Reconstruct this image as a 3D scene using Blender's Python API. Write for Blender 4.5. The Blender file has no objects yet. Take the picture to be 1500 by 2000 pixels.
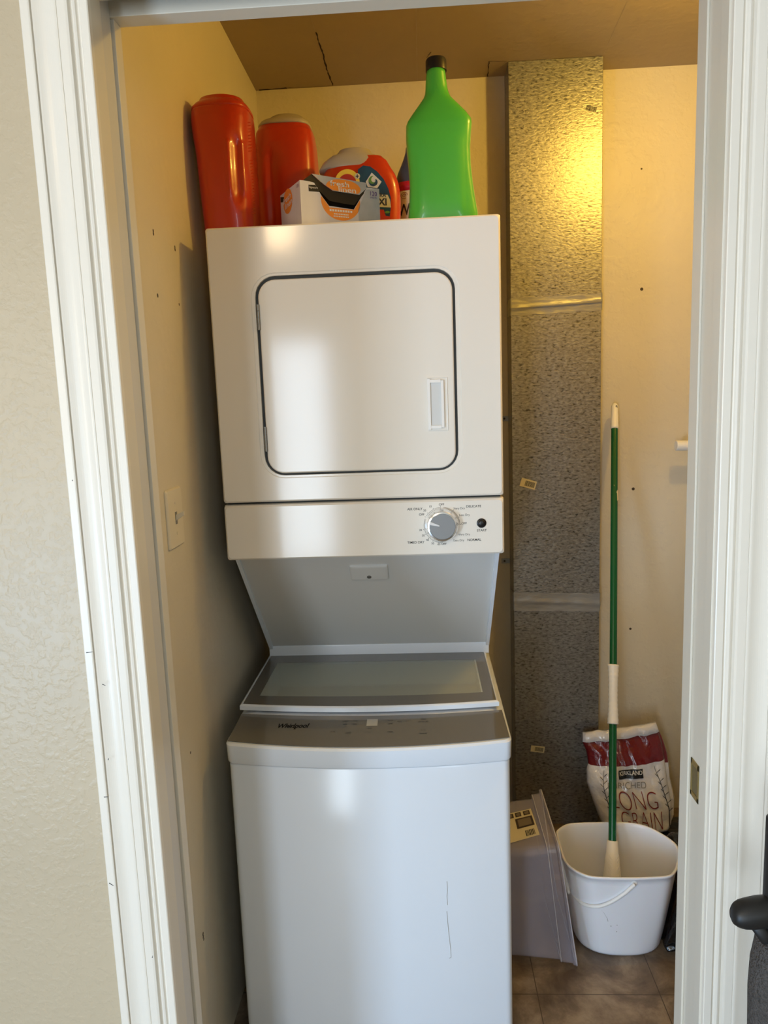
import bpy, bmesh, math, random
from mathutils import Vector, noise
random.seed(7)
S = bpy.context.scene
COL = S.collection
# ------------------------------------------------------------------ camera
cam = bpy.data.cameras.new('camera'); cam.sensor_fit = 'HORIZONTAL'; cam.sensor_width = 36; cam.lens = 34.034
cam.clip_start = 0.02
co = bpy.data.objects.new('camera', cam); COL.objects.link(co)
co.location = (0, 0, 1.4485)
Rv, Uv, Fv = (0.99820633, 0.04755266, -0.03637136), (0.02899414, 0.14753631, 0.98863157), (-0.05237815, 0.98791284, -0.14589293)
from mathutils import Matrix
co.matrix_world = Matrix(((Rv[0], Uv[0], -Fv[0], 0), (Rv[1], Uv[1], -Fv[1], 0), (Rv[2], Uv[2], -Fv[2], 1.4485), (0, 0, 0, 1)))
S.camera = co
S.view_settings.view_transform = 'Standard'; S.view_settings.look = 'None'
S.view_settings.gamma = 1; S.view_settings.use_curve_mapping = False
S.view_settings.exposure = 0.0
# ------------------------------------------------------------------ world and lights
W = bpy.data.worlds.new('world'); S.world = W; W.use_nodes = True
W.node_tree.nodes['Background'].inputs[0].default_value = (0.75, 0.87, 1, 1)
W.node_tree.nodes['Background'].inputs[1].default_value = 1.0
def area(name, loc, sx, sy, power, color, direction, spread=math.pi):
    l = bpy.data.lights.new(name, 'AREA'); l.shape = 'RECTANGLE'; l.size = sx; l.size_y = sy
    l.energy = power; l.color = color; l.spread = spread
    o = bpy.data.objects.new(name, l); COL.objects.link(o); o.location = loc
    o.rotation_euler = Vector(direction).to_track_quat('-Z', 'Y').to_euler()
    return o
area('daylight_rear_window', (-0.92, -2.62, 1.08), 0.42, 1.75, 37, (0.72, 0.86, 1.0), (0, 1, 0))
area('daylight_narrow_window', (1.02, -2.62, 1.55), 0.34, 1.0, 10, (0.75, 0.88, 1.0), (0, 1, 0))
area('daylight_side_door_low', (-1.72, -1.05, 0.58), 0.84, 0.9, 56, (0.42, 0.68, 1.0), (1, 0, 0))
area('daylight_side_door_high', (-1.72, -1.05, 1.52), 0.90, 0.9, 22, (1.0, 0.90, 0.74), (1, 0, 0))
bulb = bpy.data.lights.new('closet_bulb', 'POINT'); bulb.energy = 16.5; bulb.color = (1.0, 0.62, 0.10); bulb.shadow_soft_size = 0.03
bo = bpy.data.objects.new('closet_bulb', bulb); COL.objects.link(bo); bo.location = (0.74, 1.6, 2.335)

hl = bpy.data.lights.new('hall_lamp', 'POINT'); hl.energy = 11; hl.color = (1.0, 0.70, 0.38); hl.shadow_soft_size = 0.09
ho = bpy.data.objects.new('hall_lamp', hl); COL.objects.link(ho); ho.location = (-0.68, -0.7, 2.335)

# ------------------------------------------------------------------ materials
def mat(name, color, rough=0.5, metal=0.0, spec=0.5, trans=0.0, alpha=1.0, coat=0.0, var=None, var_scale=8, var_amt=0.5,
        bump=0.0, bump_scale=60, bump_detail=3, bump_dist=0.002, stretch=None, ior=1.45, subs=0.0):
    m = bpy.data.materials.new(name); m.use_nodes = True; nt = m.node_tree; b = nt.nodes['Principled BSDF']
    b.inputs['Base Color'].default_value = (*color, 1); b.inputs['Roughness'].default_value = rough
    b.inputs['Metallic'].default_value = metal; b.inputs['Specular IOR Level'].default_value = spec
    b.inputs['Transmission Weight'].default_value = trans; b.inputs['Alpha'].default_value = alpha
    b.inputs['Coat Weight'].default_value = coat; b.inputs['Coat Roughness'].default_value = 0.06
    b.inputs['IOR'].default_value = ior
    if subs: b.inputs['Subsurface Weight'].default_value = subs; b.inputs['Subsurface Scale'].default_value = 0.01
    tc = nt.nodes.new('ShaderNodeTexCoord'); vec = tc.outputs['Object']
    if stretch:
        mp = nt.nodes.new('ShaderNodeMapping'); mp.inputs['Scale'].default_value = stretch
        nt.links.new(vec, mp.inputs[0]); vec = mp.outputs[0]
    if var:
        n = nt.nodes.new('ShaderNodeTexNoise'); n.inputs['Scale'].default_value = var_scale; n.inputs['Detail'].default_value = 6
        nt.links.new(vec, n.inputs['Vector'])
        r = nt.nodes.new('ShaderNodeMapRange'); r.inputs[1].default_value = 0.35; r.inputs[2].default_value = 0.65
        r.inputs[4].default_value = var_amt; nt.links.new(n.outputs[0], r.inputs[0])
        mx = nt.nodes.new('ShaderNodeMix'); mx.data_type = 'RGBA'; mx.inputs[6].default_value = (*color, 1); mx.inputs[7].default_value = (*var, 1)
        nt.links.new(r.outputs[0], mx.inputs[0]); nt.links.new(mx.outputs[2], b.inputs['Base Color'])
    if bump:
        n = nt.nodes.new('ShaderNodeTexNoise'); n.inputs['Scale'].default_value = bump_scale; n.inputs['Detail'].default_value = bump_detail
        nt.links.new(vec, n.inputs['Vector'])
        bp = nt.nodes.new('ShaderNodeBump'); bp.inputs['Strength'].default_value = bump; bp.inputs['Distance'].default_value = bump_dist
        nt.links.new(n.outputs[0], bp.inputs['Height']); nt.links.new(bp.outputs[0], b.inputs['Normal'])
    return m

def add_spots(m, spots, color=(0.05, 0.035, 0.02)):
    """small nail holes: round dark marks of fixed place in object space, stretched if wanted"""
    nt = m.node_tree; b = nt.nodes['Principled BSDF']; tc = nt.nodes.new('ShaderNodeTexCoord')
    acc = None
    for (p, r) in spots:
        d = nt.nodes.new('ShaderNodeVectorMath'); d.operation = 'DISTANCE'; d.inputs[1].default_value = p
        nt.links.new(tc.outputs['Object'], d.inputs[0])
        l = nt.nodes.new('ShaderNodeMath'); l.operation = 'LESS_THAN'; l.inputs[1].default_value = r
        nt.links.new(d.outputs['Value'], l.inputs[0])
        if acc is None: acc = l.outputs[0]
        else:
            a = nt.nodes.new('ShaderNodeMath'); a.operation = 'MAXIMUM'; nt.links.new(acc, a.inputs[0]); nt.links.new(l.outputs[0], a.inputs[1]); acc = a.outputs[0]
    mx = nt.nodes.new('ShaderNodeMix'); mx.data_type = 'RGBA'; mx.inputs[7].default_value = (*color, 1)
    src = b.inputs['Base Color']
    if src.is_linked: nt.links.new(src.links[0].from_socket, mx.inputs[6])
    else: mx.inputs[6].default_value = src.default_value
    nt.links.new(acc, mx.inputs[0]); nt.links.new(mx.outputs[2], b.inputs['Base Color'])
    return m

def wall_paint(name, color, rough, scale, strength, dist, warp=0.0):
    """orange-peel drywall paint: soft blobs from a thresholded noise"""
    m = mat(name, color, rough, var=tuple(c*0.93 for c in color), var_scale=3, var_amt=0.7)
    nt = m.node_tree; b = nt.nodes['Principled BSDF']; tc = nt.nodes.new('ShaderNodeTexCoord')
    n = nt.nodes.new('ShaderNodeTexNoise'); n.inputs['Scale'].default_value = scale; n.inputs['Detail'].default_value = 4; n.inputs['Distortion'].default_value = warp
    nt.links.new(tc.outputs['Object'], n.inputs['Vector'])
    r = nt.nodes.new('ShaderNodeMapRange'); r.interpolation_type = 'SMOOTHSTEP'; r.inputs[1].default_value = 0.42; r.inputs[2].default_value = 0.68
    nt.links.new(n.outputs[0], r.inputs[0])
    bp = nt.nodes.new('ShaderNodeBump'); bp.inputs['Strength'].default_value = strength; bp.inputs['Distance'].default_value = dist
    nt.links.new(r.outputs[0], bp.inputs['Height']); nt.links.new(bp.outputs[0], b.inputs['Normal'])
    return m

M = {}
M['room_wall'] = wall_paint('beige orange peel paint', (0.52, 0.435, 0.305), 0.36, 100, 0.22, 0.002)
M['closet_wall'] = wall_paint('cream closet paint', (0.68, 0.62, 0.49), 0.42, 40, 0.22, 0.003)
M['closet_wall_left'] = add_spots(wall_paint('cream closet paint with nail holes', (0.68, 0.62, 0.49), 0.42, 22, 0.18, 0.003),
    [((-0.484, 1.391, 1.779), .0035), ((-0.484, 1.391, 1.784), .0035), ((-0.484, 1.511, 1.775), .0035), ((-0.484, 1.511, 1.780), .003), ((-0.484, 1.387, 1.667), .004),
     ((-0.484, 1.511, 1.667), .003), ((-0.484, 1.355, 0.366), .004), ((-0.484, 1.355, 0.359), .0035), ((-0.484, 1.357, 0.352), .003), ((-0.484, 1.367, 0.764), .003)])
M['closet_wall_back'] = add_spots(wall_paint('cream closet paint with screw holes', (0.68, 0.62, 0.49), 0.42, 40, 0.25, 0.003),
    [((0.721, 2.436, 1.784), .005), ((0.703, 2.436, 1.142), .005), ((0.715, 2.436, 2.148), .003), ((0.70, 2.436, 0.66), .004)])
M['ceiling'] = wall_paint('tan closet ceiling board', (0.40, 0.315, 0.20), 0.7, 25, 0.2, 0.002)
M['room_ceiling'] = mat('white ceiling paint', (0.72, 0.68, 0.60), 0.8)
M['trim'] = mat('white semi gloss trim paint', (0.79, 0.745, 0.66), 0.28, bump=0.12, bump_scale=30, bump_dist=0.001, stretch=(4, 4, 0.3))
M['jamb'] = mat('off white jamb paint', (0.70, 0.66, 0.57), 0.3, bump=0.15, bump_scale=25, bump_dist=0.001, stretch=(4, 4, 0.3))
M['crack'] = mat('dark plaster crack', (0.03, 0.02, 0.012), 0.9)
M['enamel'] = mat('white enamel with warm light tint', (0.84, 0.80, 0.725), 0.12, spec=0.52, bump=0.03, bump_scale=18, bump_dist=0.001)  # warm room light is put into the dryer's white
M['enamel_washer'] = mat('white enamel with blue daylight tint', (0.75, 0.81, 0.89), 0.16, spec=0.52)  # same white as the dryer, with blue daylight put into the colour
M['enamel_dull'] = mat('satin white sheet metal', (0.66, 0.665, 0.65), 0.42)
M['gap'] = mat('dark rubber gasket', (0.035, 0.04, 0.04), 0.6)
M['white_plastic'] = mat('white plastic', (0.86, 0.85, 0.82), 0.35)
M['bucket'] = mat('white polythene', (0.86, 0.87, 0.92), 0.30, subs=0.1, var=(0.80, 0.80, 0.83), var_scale=5, var_amt=0.3)
M['ivory'] = mat('ivory plastic', (0.72, 0.66, 0.52), 0.35)
M['black'] = mat('black plastic', (0.012, 0.012, 0.013), 0.3)
M['soft_black'] = mat('black moulded plastic', (0.012, 0.012, 0.012), 0.45)
M['ink'] = mat('dark grey ink', (0.03, 0.03, 0.03), 0.5)
M['faint_ink'] = mat('faint grey print', (0.06, 0.058, 0.052), 0.4)
M['ink_light'] = mat('light grey ink', (0.22, 0.215, 0.20), 0.4)
M['chrome'] = mat('polished chrome', (0.82, 0.82, 0.82), 0.16, metal=1)
M['silver'] = mat('silver paint', (0.27, 0.28, 0.29), 0.30, metal=0.2)
M['steel'] = mat('zinc steel', (0.27, 0.27, 0.26), 0.4, metal=0.8)
M['brass'] = mat('brass', (0.48, 0.38, 0.16), 0.3, metal=1)
M['dark_glass'] = mat('grey tinted glass panel', (0.15, 0.145, 0.13), 0.14, coat=0.3)
M['frost'] = mat('frosted glass window', (0.86, 0.90, 0.82), 0.12, trans=0.75, ior=1.2)
M['tub_grey'] = mat('grey tub plastic', (0.55, 0.57, 0.50), 0.5)
M['tub_dark'] = mat('painted drum shade', (0.05, 0.055, 0.055), 0.4)  # near-black that paints the shade under the lid
M['lcd'] = mat('unlit display', (0.42, 0.43, 0.42), 0.3)
M['orange_red'] = mat('orange red plastic', (0.50, 0.034, 0.006), 0.30, coat=0.2)
M['silver_cap'] = mat('beige grey lid plastic', (0.42, 0.37, 0.28), 0.35)
M['green'] = mat('bright green plastic', (0.07, 0.42, 0.045), 0.30, subs=0.1, coat=0.2)
M['blue'] = mat('slate blue plastic', (0.07, 0.10, 0.17), 0.35)
M['red'] = mat('red plastic', (0.5, 0.02, 0.03), 0.35)
M['label_white'] = mat('white label', (0.72, 0.70, 0.67), 0.4)
M['label_pink'] = mat('crimson label band', (0.55, 0.02, 0.05), 0.4)
M['label_navy'] = mat('navy label', (0.010, 0.045, 0.095), 0.3, var=(0.02, 0.10, 0.17), var_scale=30)
M['label_red'] = mat('deep red label', (0.45, 0.03, 0.008), 0.35)
M['label_orange'] = mat('orange label', (0.80, 0.27, 0.04), 0.4)
M['label_yellow'] = mat('yellow label', (0.85, 0.60, 0.05), 0.4)
M['label_cream'] = mat('cream label', (0.70, 0.63, 0.42), 0.4)
M['leaf'] = mat('leaf green print', (0.12, 0.28, 0.05), 0.4)
M['card'] = mat('white printed cardboard', (0.66, 0.65, 0.66), 0.4, var=(0.50, 0.50, 0.53), var_scale=14, var_amt=0.8, stretch=(1, 1, 0.3))
M['card_grey'] = mat('grey printed cardboard', (0.36, 0.39, 0.42), 0.4, var=(0.46, 0.48, 0.50), var_scale=40)
M['card_black'] = mat('black print and inside shade', (0.012, 0.011, 0.010), 0.6)  # black of the printed tags, also paints the shade inside the carton
M['purple'] = mat('purple ink', (0.10, 0.05, 0.22), 0.5)
M['maroon'] = mat('maroon print film', (0.16, 0.008, 0.013), 0.28, bump=0.8, bump_scale=45, bump_dist=0.006, coat=0.4)
M['maroon_ink'] = mat('maroon ink', (0.22, 0.02, 0.03), 0.4)
M['film'] = mat('white plastic film', (0.74, 0.74, 0.78), 0.26, bump=0.7, bump_scale=22, bump_dist=0.012, coat=0.5)
M['mop_green'] = mat('green enamel tube', (0.004, 0.095, 0.03), 0.22)
M['bin'] = mat('milky clear plastic', (0.50, 0.48, 0.57), 0.25, alpha=0.32)
M['trash'] = mat('black plastic film', (0.006, 0.006, 0.007), 0.2, bump=0.6, bump_scale=24, bump_dist=0.008, coat=0.3)
M['fuzzy'] = mat('grey fleece', (0.11, 0.10, 0.095), 0.95, var=(0.05, 0.045, 0.04), var_scale=160, bump=1, bump_scale=300, bump_dist=0.01)
M['tape'] = mat('silver duct tape', (0.34, 0.34, 0.33), 0.38, metal=0.4, bump=0.6, bump_scale=14, bump_dist=0.006, stretch=(0.7, 1, 3))

# galvanised sheet with short horizontal spangles
def galvanised():
    m = mat('galvanised sheet metal', (0.34, 0.335, 0.325), 0.42, metal=0.7)
    nt = m.node_tree; b = nt.nodes['Principled BSDF']; tc = nt.nodes.new('ShaderNodeTexCoord')
    mp = nt.nodes.new('ShaderNodeMapping'); mp.inputs['Scale'].default_value = (1, 1, 2.2); nt.links.new(tc.outputs['Object'], mp.inputs[0])
    n = nt.nodes.new('ShaderNodeTexNoise'); n.inputs['Scale'].default_value = 85; n.inputs['Detail'].default_value = 4; n.inputs['Distortion'].default_value = 0.5
    nt.links.new(mp.outputs[0], n.inputs['Vector'])
    cr = nt.nodes.new('ShaderNodeValToRGB'); e = cr.color_ramp.elements
    e[0].position = 0.30; e[0].color = (0.10, 0.098, 0.09, 1); e[1].position = 0.68; e[1].color = (0.40, 0.40, 0.385, 1)
    k = cr.color_ramp.elements.new(0.42); k.color = (0.26, 0.26, 0.25, 1)
    nt.links.new(n.outputs[0], cr.inputs[0]); nt.links.new(cr.outputs[0], b.inputs['Base Color'])
    rr = nt.nodes.new('ShaderNodeMapRange'); rr.inputs[3].default_value = 0.24; rr.inputs[4].default_value = 0.44; nt.links.new(n.outputs[0], rr.inputs[0]); nt.links.new(rr.outputs[0], b.inputs['Roughness'])
    bp = nt.nodes.new('ShaderNodeBump'); bp.inputs['Strength'].default_value = 0.35; bp.inputs['Distance'].default_value = 0.002
    nt.links.new(n.outputs[0], bp.inputs['Height']); nt.links.new(bp.outputs[0], b.inputs['Normal'])
    return m
M['galv'] = galvanised()

def slate_floor():
    m = mat('brown slate look vinyl tile', (0.2, 0.15, 0.1), 0.38)
    nt = m.node_tree; b = nt.nodes['Principled BSDF']; tc = nt.nodes.new('ShaderNodeTexCoord')
    n = nt.nodes.new('ShaderNodeTexNoise'); n.inputs['Scale'].default_value = 8; n.inputs['Detail'].default_value = 12; n.inputs['Roughness'].default_value = 0.66; n.inputs['Distortion'].default_value = 0.35
    nt.links.new(tc.outputs['Object'], n.inputs['Vector'])
    cr = nt.nodes.new('ShaderNodeValToRGB'); e = cr.color_ramp.elements
    e[0].position = 0.36; e[0].color = (0.11, 0.078, 0.052, 1); e[1].position = 0.64; e[1].color = (0.36, 0.285, 0.20, 1)
    k = cr.color_ramp.elements.new(0.5); k.color = (0.20, 0.148, 0.10, 1)
    nt.links.new(n.outputs[0], cr.inputs[0])
    # tile joints: 0.297 m grid
    sx = nt.nodes.new('ShaderNodeSeparateXYZ'); nt.links.new(tc.outputs['Object'], sx.inputs[0])
    acc = None
    for ax, off in ((0, 0.248), (1, 1.608)):
        a = nt.nodes.new('ShaderNodeMath'); a.operation = 'SUBTRACT'; a.inputs[1].default_value = off - 0.297 * 40; nt.links.new(sx.outputs[ax], a.inputs[0])
        mo = nt.nodes.new('ShaderNodeMath'); mo.operation = 'MODULO'; mo.inputs[1].default_value = 0.297; nt.links.new(a.outputs[0], mo.inputs[0])
        l = nt.nodes.new('ShaderNodeMath'); l.operation = 'LESS_THAN'; l.inputs[1].default_value = 0.0022; nt.links.new(mo.outputs[0], l.inputs[0])
        if acc is None: acc = l.outputs[0]
        else:
            q = nt.nodes.new('ShaderNodeMath'); q.operation = 'MAXIMUM'; nt.links.new(acc, q.inputs[0]); nt.links.new(l.outputs[0], q.inputs[1]); acc = q.outputs[0]
    mx = nt.nodes.new('ShaderNodeMix'); mx.data_type = 'RGBA'; mx.inputs[7].default_value = (0.075, 0.055, 0.035, 1)
    nt.links.new(cr.outputs[0], mx.inputs[6]); nt.links.new(acc, mx.inputs[0]); nt.links.new(mx.outputs[2], b.inputs['Base Color'])
    bp = nt.nodes.new('ShaderNodeBump'); bp.inputs['Strength'].default_value = 0.3; bp.inputs['Distance'].default_value = 0.003
    nt.links.new(n.outputs[0], bp.inputs['Height']); nt.links.new(bp.outputs[0], b.inputs['Normal'])
    return m
M['floor'] = slate_floor()

# ------------------------------------------------------------------ helpers
def obj(name, bm, m, parent=None, smooth=False, bevel=0, kind=None, label=None):
    me = bpy.data.meshes.new(name)
    off = Vector((0, 0, 0))
    if parent is not None:
        p = parent
        while p is not None: off += p.location; p = p.parent
        bmesh.ops.translate(bm, verts=bm.verts, vec=-off)
    bmesh.ops.recalc_face_normals(bm, faces=bm.faces)
    bm.to_mesh(me); bm.free()
    for mm in (m if isinstance(m, (list, tuple)) else [m]): me.materials.append(mm)
    if smooth: me.polygons.foreach_set('use_smooth', [True] * len(me.polygons))
    o = bpy.data.objects.new(name, me); COL.objects.link(o)
    if parent is not None: o.parent = parent
    if bevel:
        b = o.modifiers.new('bevel', 'BEVEL'); b.width = bevel; b.segments = 3; b.limit_method = 'ANGLE'; b.angle_limit = 0.6
        me.polygons.foreach_set('use_smooth', [True] * len(me.polygons))
        wn = o.modifiers.new('wn', 'WEIGHTED_NORMAL'); wn.keep_sharp = False
    if kind: o['kind'] = kind
    if label: o['label'] = label
    return o
def thing(name, loc, label, cat, group=None):
    o = bpy.data.objects.new(name, None); COL.objects.link(o); o.location = loc; o.empty_display_size = 0.05
    o['label'] = label; o['category'] = cat
    if group: o['group'] = group
    return o
def box(bm, x0, x1, y0, y1, z0, z1):
    v = [bm.verts.new(p) for p in ((x0, y0, z0), (x1, y0, z0), (x1, y1, z0), (x0, y1, z0), (x0, y0, z1), (x1, y0, z1), (x1, y1, z1), (x0, y1, z1))]
    for f in ((0, 3, 2, 1), (4, 5, 6, 7), (0, 1, 5, 4), (1, 2, 6, 5), (2, 3, 7, 6), (3, 0, 4, 7)): bm.faces.new([v[i] for i in f])
    return bm
def B(*a): return box(bmesh.new(), *a)
def loft(bm, loops, cap0=True, cap1=True):
    L = [[bm.verts.new(p) for p in lp] for lp in loops]
    n = len(L[0])
    for a, b in zip(L, L[1:]):
        for i in range(n): bm.faces.new((a[i], a[(i + 1) % n], b[(i + 1) % n], b[i]))
    if cap0: bm.faces.new(L[0][::-1])
    if cap1: bm.faces.new(L[-1])
    return bm
def extrude_poly(pts, vec):
    """pts: 3D polygon, extruded along vec"""
    vec = Vector(vec)
    return loft(bmesh.new(), [[Vector(p) for p in pts], [Vector(p) + vec for p in pts]])
def rrect(cx, cz, w, h, r, n=7):
    """rounded rectangle in x,z, counter-clockwise"""
    out = []
    for sx, sz, a0 in ((1, 1, 0), (-1, 1, 90), (-1, -1, 180), (1, -1, 270)):
        for k in range(n):
            a = math.radians(a0 + 90 * k / (n - 1))
            out.append((cx + sx * (w / 2 - r) + r * math.cos(a), cz + sz * (h / 2 - r) + r * math.sin(a)))
    return out
def XZ(loop, y): return [(x, y, z) for x, z in loop]
def XY(loop, z): return [(x, y, z) for x, y in loop]
def sup(cx, cy, hx, hy, e, n=48, a0=0.0):
    out = []
    for k in range(n):
        a = a0 + 2 * math.pi * k / n; c, s = math.cos(a), math.sin(a)
        out.append((cx + hx * math.copysign(abs(c) ** (2 / e), c), cy + hy * math.copysign(abs(s) ** (2 / e), s)))
    return out
def tube(pts, r, n=12, closed=False):
    """round tube along pts; r is a number or a list"""
    bm = bmesh.new(); P = [Vector(p) for p in pts]; loops = []
    up = Vector((0, 0, 1)); prev = None
    for i, p in enumerate(P):
        t = (P[min(i + 1, len(P) - 1)] - P[max(i - 1, 0)]).normalized()
        if prev is None:
            a = up if abs(t.dot(up)) < 0.9 else Vector((1, 0, 0)); u = t.cross(a).normalized()
        else: u = (prev - t * prev.dot(t)).normalized()
        prev = u; v = t.cross(u); rr = r[i] if isinstance(r, (list, tuple)) else r
        loops.append([p + u * rr * math.cos(2 * math.pi * k / n) + v * rr * math.sin(2 * math.pi * k / n) for k in range(n)])
    return loft(bm, loops)
def disc(c, r, axis='y', d=0.001, n=32, r2=None):
    """short cylinder centred on c, from c to c - d along the axis (y faces the viewer)"""
    bm = bmesh.new(); loops = []
    for dd, rr in ((0, r), (d, r2 if r2 is not None else r)):
        lp = []
        for k in range(n):
            a = 2 * math.pi * k / n; x, y = rr * math.cos(a), rr * math.sin(a)
            lp.append({'y': (c[0] + x, c[1] - dd, c[2] + y), 'z': (c[0] + x, c[1] + y, c[2] + dd), 'x': (c[0] + dd, c[1] + x, c[2] + y)}[axis])
        loops.append(lp)
    return loft(bm, loops)
def merge(dst, src):
    me = bpy.data.meshes.new('tmp'); src.to_mesh(me); src.free(); dst.from_mesh(me); bpy.data.meshes.remove(me); return dst
def letters(dst, txt, size, place, bold=0.0, align='CENTER', thick=0.0, shear=0.0, sx=1.0, rot=0.0):
    """adds lettering to bmesh dst; place(x, y) -> 3D point (x right, y up, origin at the text centre line)"""
    cu = bpy.data.curves.new('t', 'FONT'); cu.body = txt; cu.size = size; cu.align_x = align; cu.align_y = 'CENTER'
    cu.offset = bold * size; cu.shear = shear; cu.fill_mode = 'FRONT'; cu.resolution_u = 8
    o = bpy.data.objects.new('t', cu); COL.objects.link(o)
    dg = bpy.context.evaluated_depsgraph_get(); dg.update()
    me = bpy.data.meshes.new_from_object(o.evaluated_get(dg))
    c, s = math.cos(rot), math.sin(rot)
    for v in me.vertices:
        x, y = v.co.x * sx, v.co.y
        v.co = Vector(place(x * c - y * s, x * s + y * c))
    dst.from_mesh(me)
    bpy.data.objects.remove(o); bpy.data.curves.remove(cu); bpy.data.meshes.remove(me)
    return dst

# ------------------------------------------------------------------ room shell
YF, YB = 1.0067, 1.1116          # door wall faces
XL, XR = -0.4105, 0.4039         # opening
ZH = 1.996
RX0, RX1, RY0 = -1.7, 1.9, -2.6
st = 'structure'
obj('floor', B(RX0 - .1, RX1 + .1, RY0 - .1, 2.55, -0.05, 0), M['floor'], kind=st)
ceil = obj('ceiling', B(-0.6, 1.15, 1.06, 2.55, 2.441, 2.50), M['ceiling'], kind=st)
obj('ceiling_hall', B(RX0 - .1, RX1 + .1, RY0 - .1, 1.06, 2.441, 2.50), M['room_ceiling'], kind=st)
# plaster cracks along the ceiling joints
def crack(pts, w, z=2.4405, jag=0.004):
    bm = bmesh.new(); P = [Vector(p) for p in pts]; Q = []
    for a, b in zip(P, P[1:]):
        n = max(2, int((b - a).length / 0.012))
        for k in range(n): Q.append(a.lerp(b, k / n) + Vector((random.uniform(-jag, jag), random.uniform(-jag, jag))) * 0.35)
    Q.append(P[-1])
    pv = None
    for i, q in enumerate(Q):
        t = (Q[min(i + 1, len(Q) - 1)] - Q[max(i - 1, 0)]).normalized(); nn = Vector((-t.y, t.x)); ww = w * random.uniform(0.25, 1.2)
        a = bm.verts.new((q.x + nn.x * ww, q.y + nn.y * ww, z)); b = bm.verts.new((q.x - nn.x * ww, q.y - nn.y * ww, z))
        if pv: bm.faces.new((pv[0], pv[1], b, a))
        pv = (a, b)
    return bm
cb = crack([(-0.246, 2.10), (-0.244, 2.20), (-0.244, 2.332), (-0.240, 2.43)], 0.0024)
merge(cb, crack([(-0.473, 2.432), (-0.42, 2.430), (-0.385, 2.427)], 0.004)); merge(cb, crack([(-0.385, 2.427), (-0.30, 2.432), (-0.24, 2.431)], 0.0018))
merge(cb, crack([(0.236, 2.33), (0.289, 2.337)], 0.0012)); merge(cb, crack([(0.236, 2.33), (0.241, 2.432)], 0.0015))
merge(cb, crack([(0.05, 2.285), (0.064, 2.25)], 0.0022))
obj('ceiling_crack', cb, M['crack'], ceil)
sb = crack([(-0.25, 1.3), (-0.248, 2.10)], 0.0008, jag=0); merge(sb, crack([(0.018, 1.3), (0.024, 2.43)], 0.0009, jag=0)); merge(sb, crack([(0.53, 1.3), (0.57, 2.325)], 0.0008, jag=0))
obj('ceiling_seam', sb, mat('board joint', (0.42, 0.35, 0.25), 0.7), ceil)

obj('wall_left', B(-0.58, -0.484, YB, 2.53, 0, 2.441), M['closet_wall_left'], kind=st)
wb = obj('wall_back', B(-0.58, 1.1, 2.436, 2.53, 0, 2.441), M['closet_wall_back'], kind=st)
obj('wall_right', B(1.0, 1.1, YB, 2.436, 0, 2.441), M['closet_wall'], kind=st)
# door wall: hollow on the left for the pocket door
bm = bmesh.new()
box(bm, RX0, XL - 0.018, YF, 1.036, 0, 2.441); box(bm, RX0, XL - 0.018, 1.092, YB, 0, 2.441)
box(bm, RX0, -1.30, 1.036, 1.092, 0, 2.441)
box(bm, XR + 0.018, RX1, YF, YB, 0, 2.441)
box(bm, XL - 0.018, XR + 0.018, YF, YB, ZH + 0.075, 2.441)
obj('wall_front', bm, M['room_wall'], kind=st)
bm = bmesh.new()
box(bm, RX0 - .1, RX0, RY0, -1.55, 0, 2.441); box(bm, RX0 - .1, RX0, -0.55, YB, 0, 2.441); box(bm, RX0 - .1, RX0, -1.55, -0.55, 2.05, 2.441)
obj('wall_hall_left', bm, M['room_wall'], kind=st)
obj('wall_hall_right', B(RX1, RX1 + .1, RY0, YB, 0, 2.441), M['room_wall'], kind=st)
bm = bmesh.new()
box(bm, RX0 - .1, -1.15, RY0 - .1, RY0, 0, 2.441); box(bm, -0.69, 0.83, RY0 - .1, RY0, 0, 2.441); box(bm, 1.21, RX1 + .1, RY0 - .1, RY0, 0, 2.441)
box(bm, -1.15, -0.69, RY0 - .1, RY0, 0, 0.18); box(bm, -1.15, -0.69, RY0 - .1, RY0, 1.98, 2.441)
box(bm, 0.83, 1.21, RY0 - .1, RY0, 0, 1.0); box(bm, 0.83, 1.21, RY0 - .1, RY0, 2.1, 2.441)
obj('wall_hall_rear', bm, M['room_wall'], kind=st)

# door casing profiles: t = 0 at the opening edge, 1 at the outer edge, d = thickness
prof = [(0, 0.0), (0, .0085), (.015, .0095), (.125, .0095), (.135, .0085), (.145, .0065), (.165, .0060), (.18, .0068), (.195, .0092), (.225, .0100), (.25, .0092), (.265, .0065), (.285, .0060),
        (.30, .0120), (.335, .0128), (.455, .0130), (.462, .0120), (.468, .0130), (.49, .0134), (.51, .0133), (.53, .0129), (.55, .0124), (.58, .0118), (.61, .0114), (.64, .0112), (.67, .0112), (.70, .0115), (.73, .0120), (.76, .0127), (.79, .0136), (.81, .0143), (.835, .0150), (.842, .0135), (.85, .0175), (.87, .0182), (.985, .0182), (1, .0170), (1, 0)]
def casing(name, x_in, sgn, w):
    pts = [(x_in + sgn * w * t, YF - d, 0) for t, d in prof]
    return obj(name, extrude_poly(pts, (0, 0, 2.09)), M['trim'], kind=st)
casing('trim_1', XL + 0.001, -1, 0.0855)
casing('trim_2', XR - 0.001, 1, 0.088)
pts = [(XL - .085, YF - d, ZH + 0.004 + 0.088 * t) for t, d in prof]
obj('trim_3', extrude_poly(pts, (0.98, 0, 0)), M['trim'], kind=st)
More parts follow.
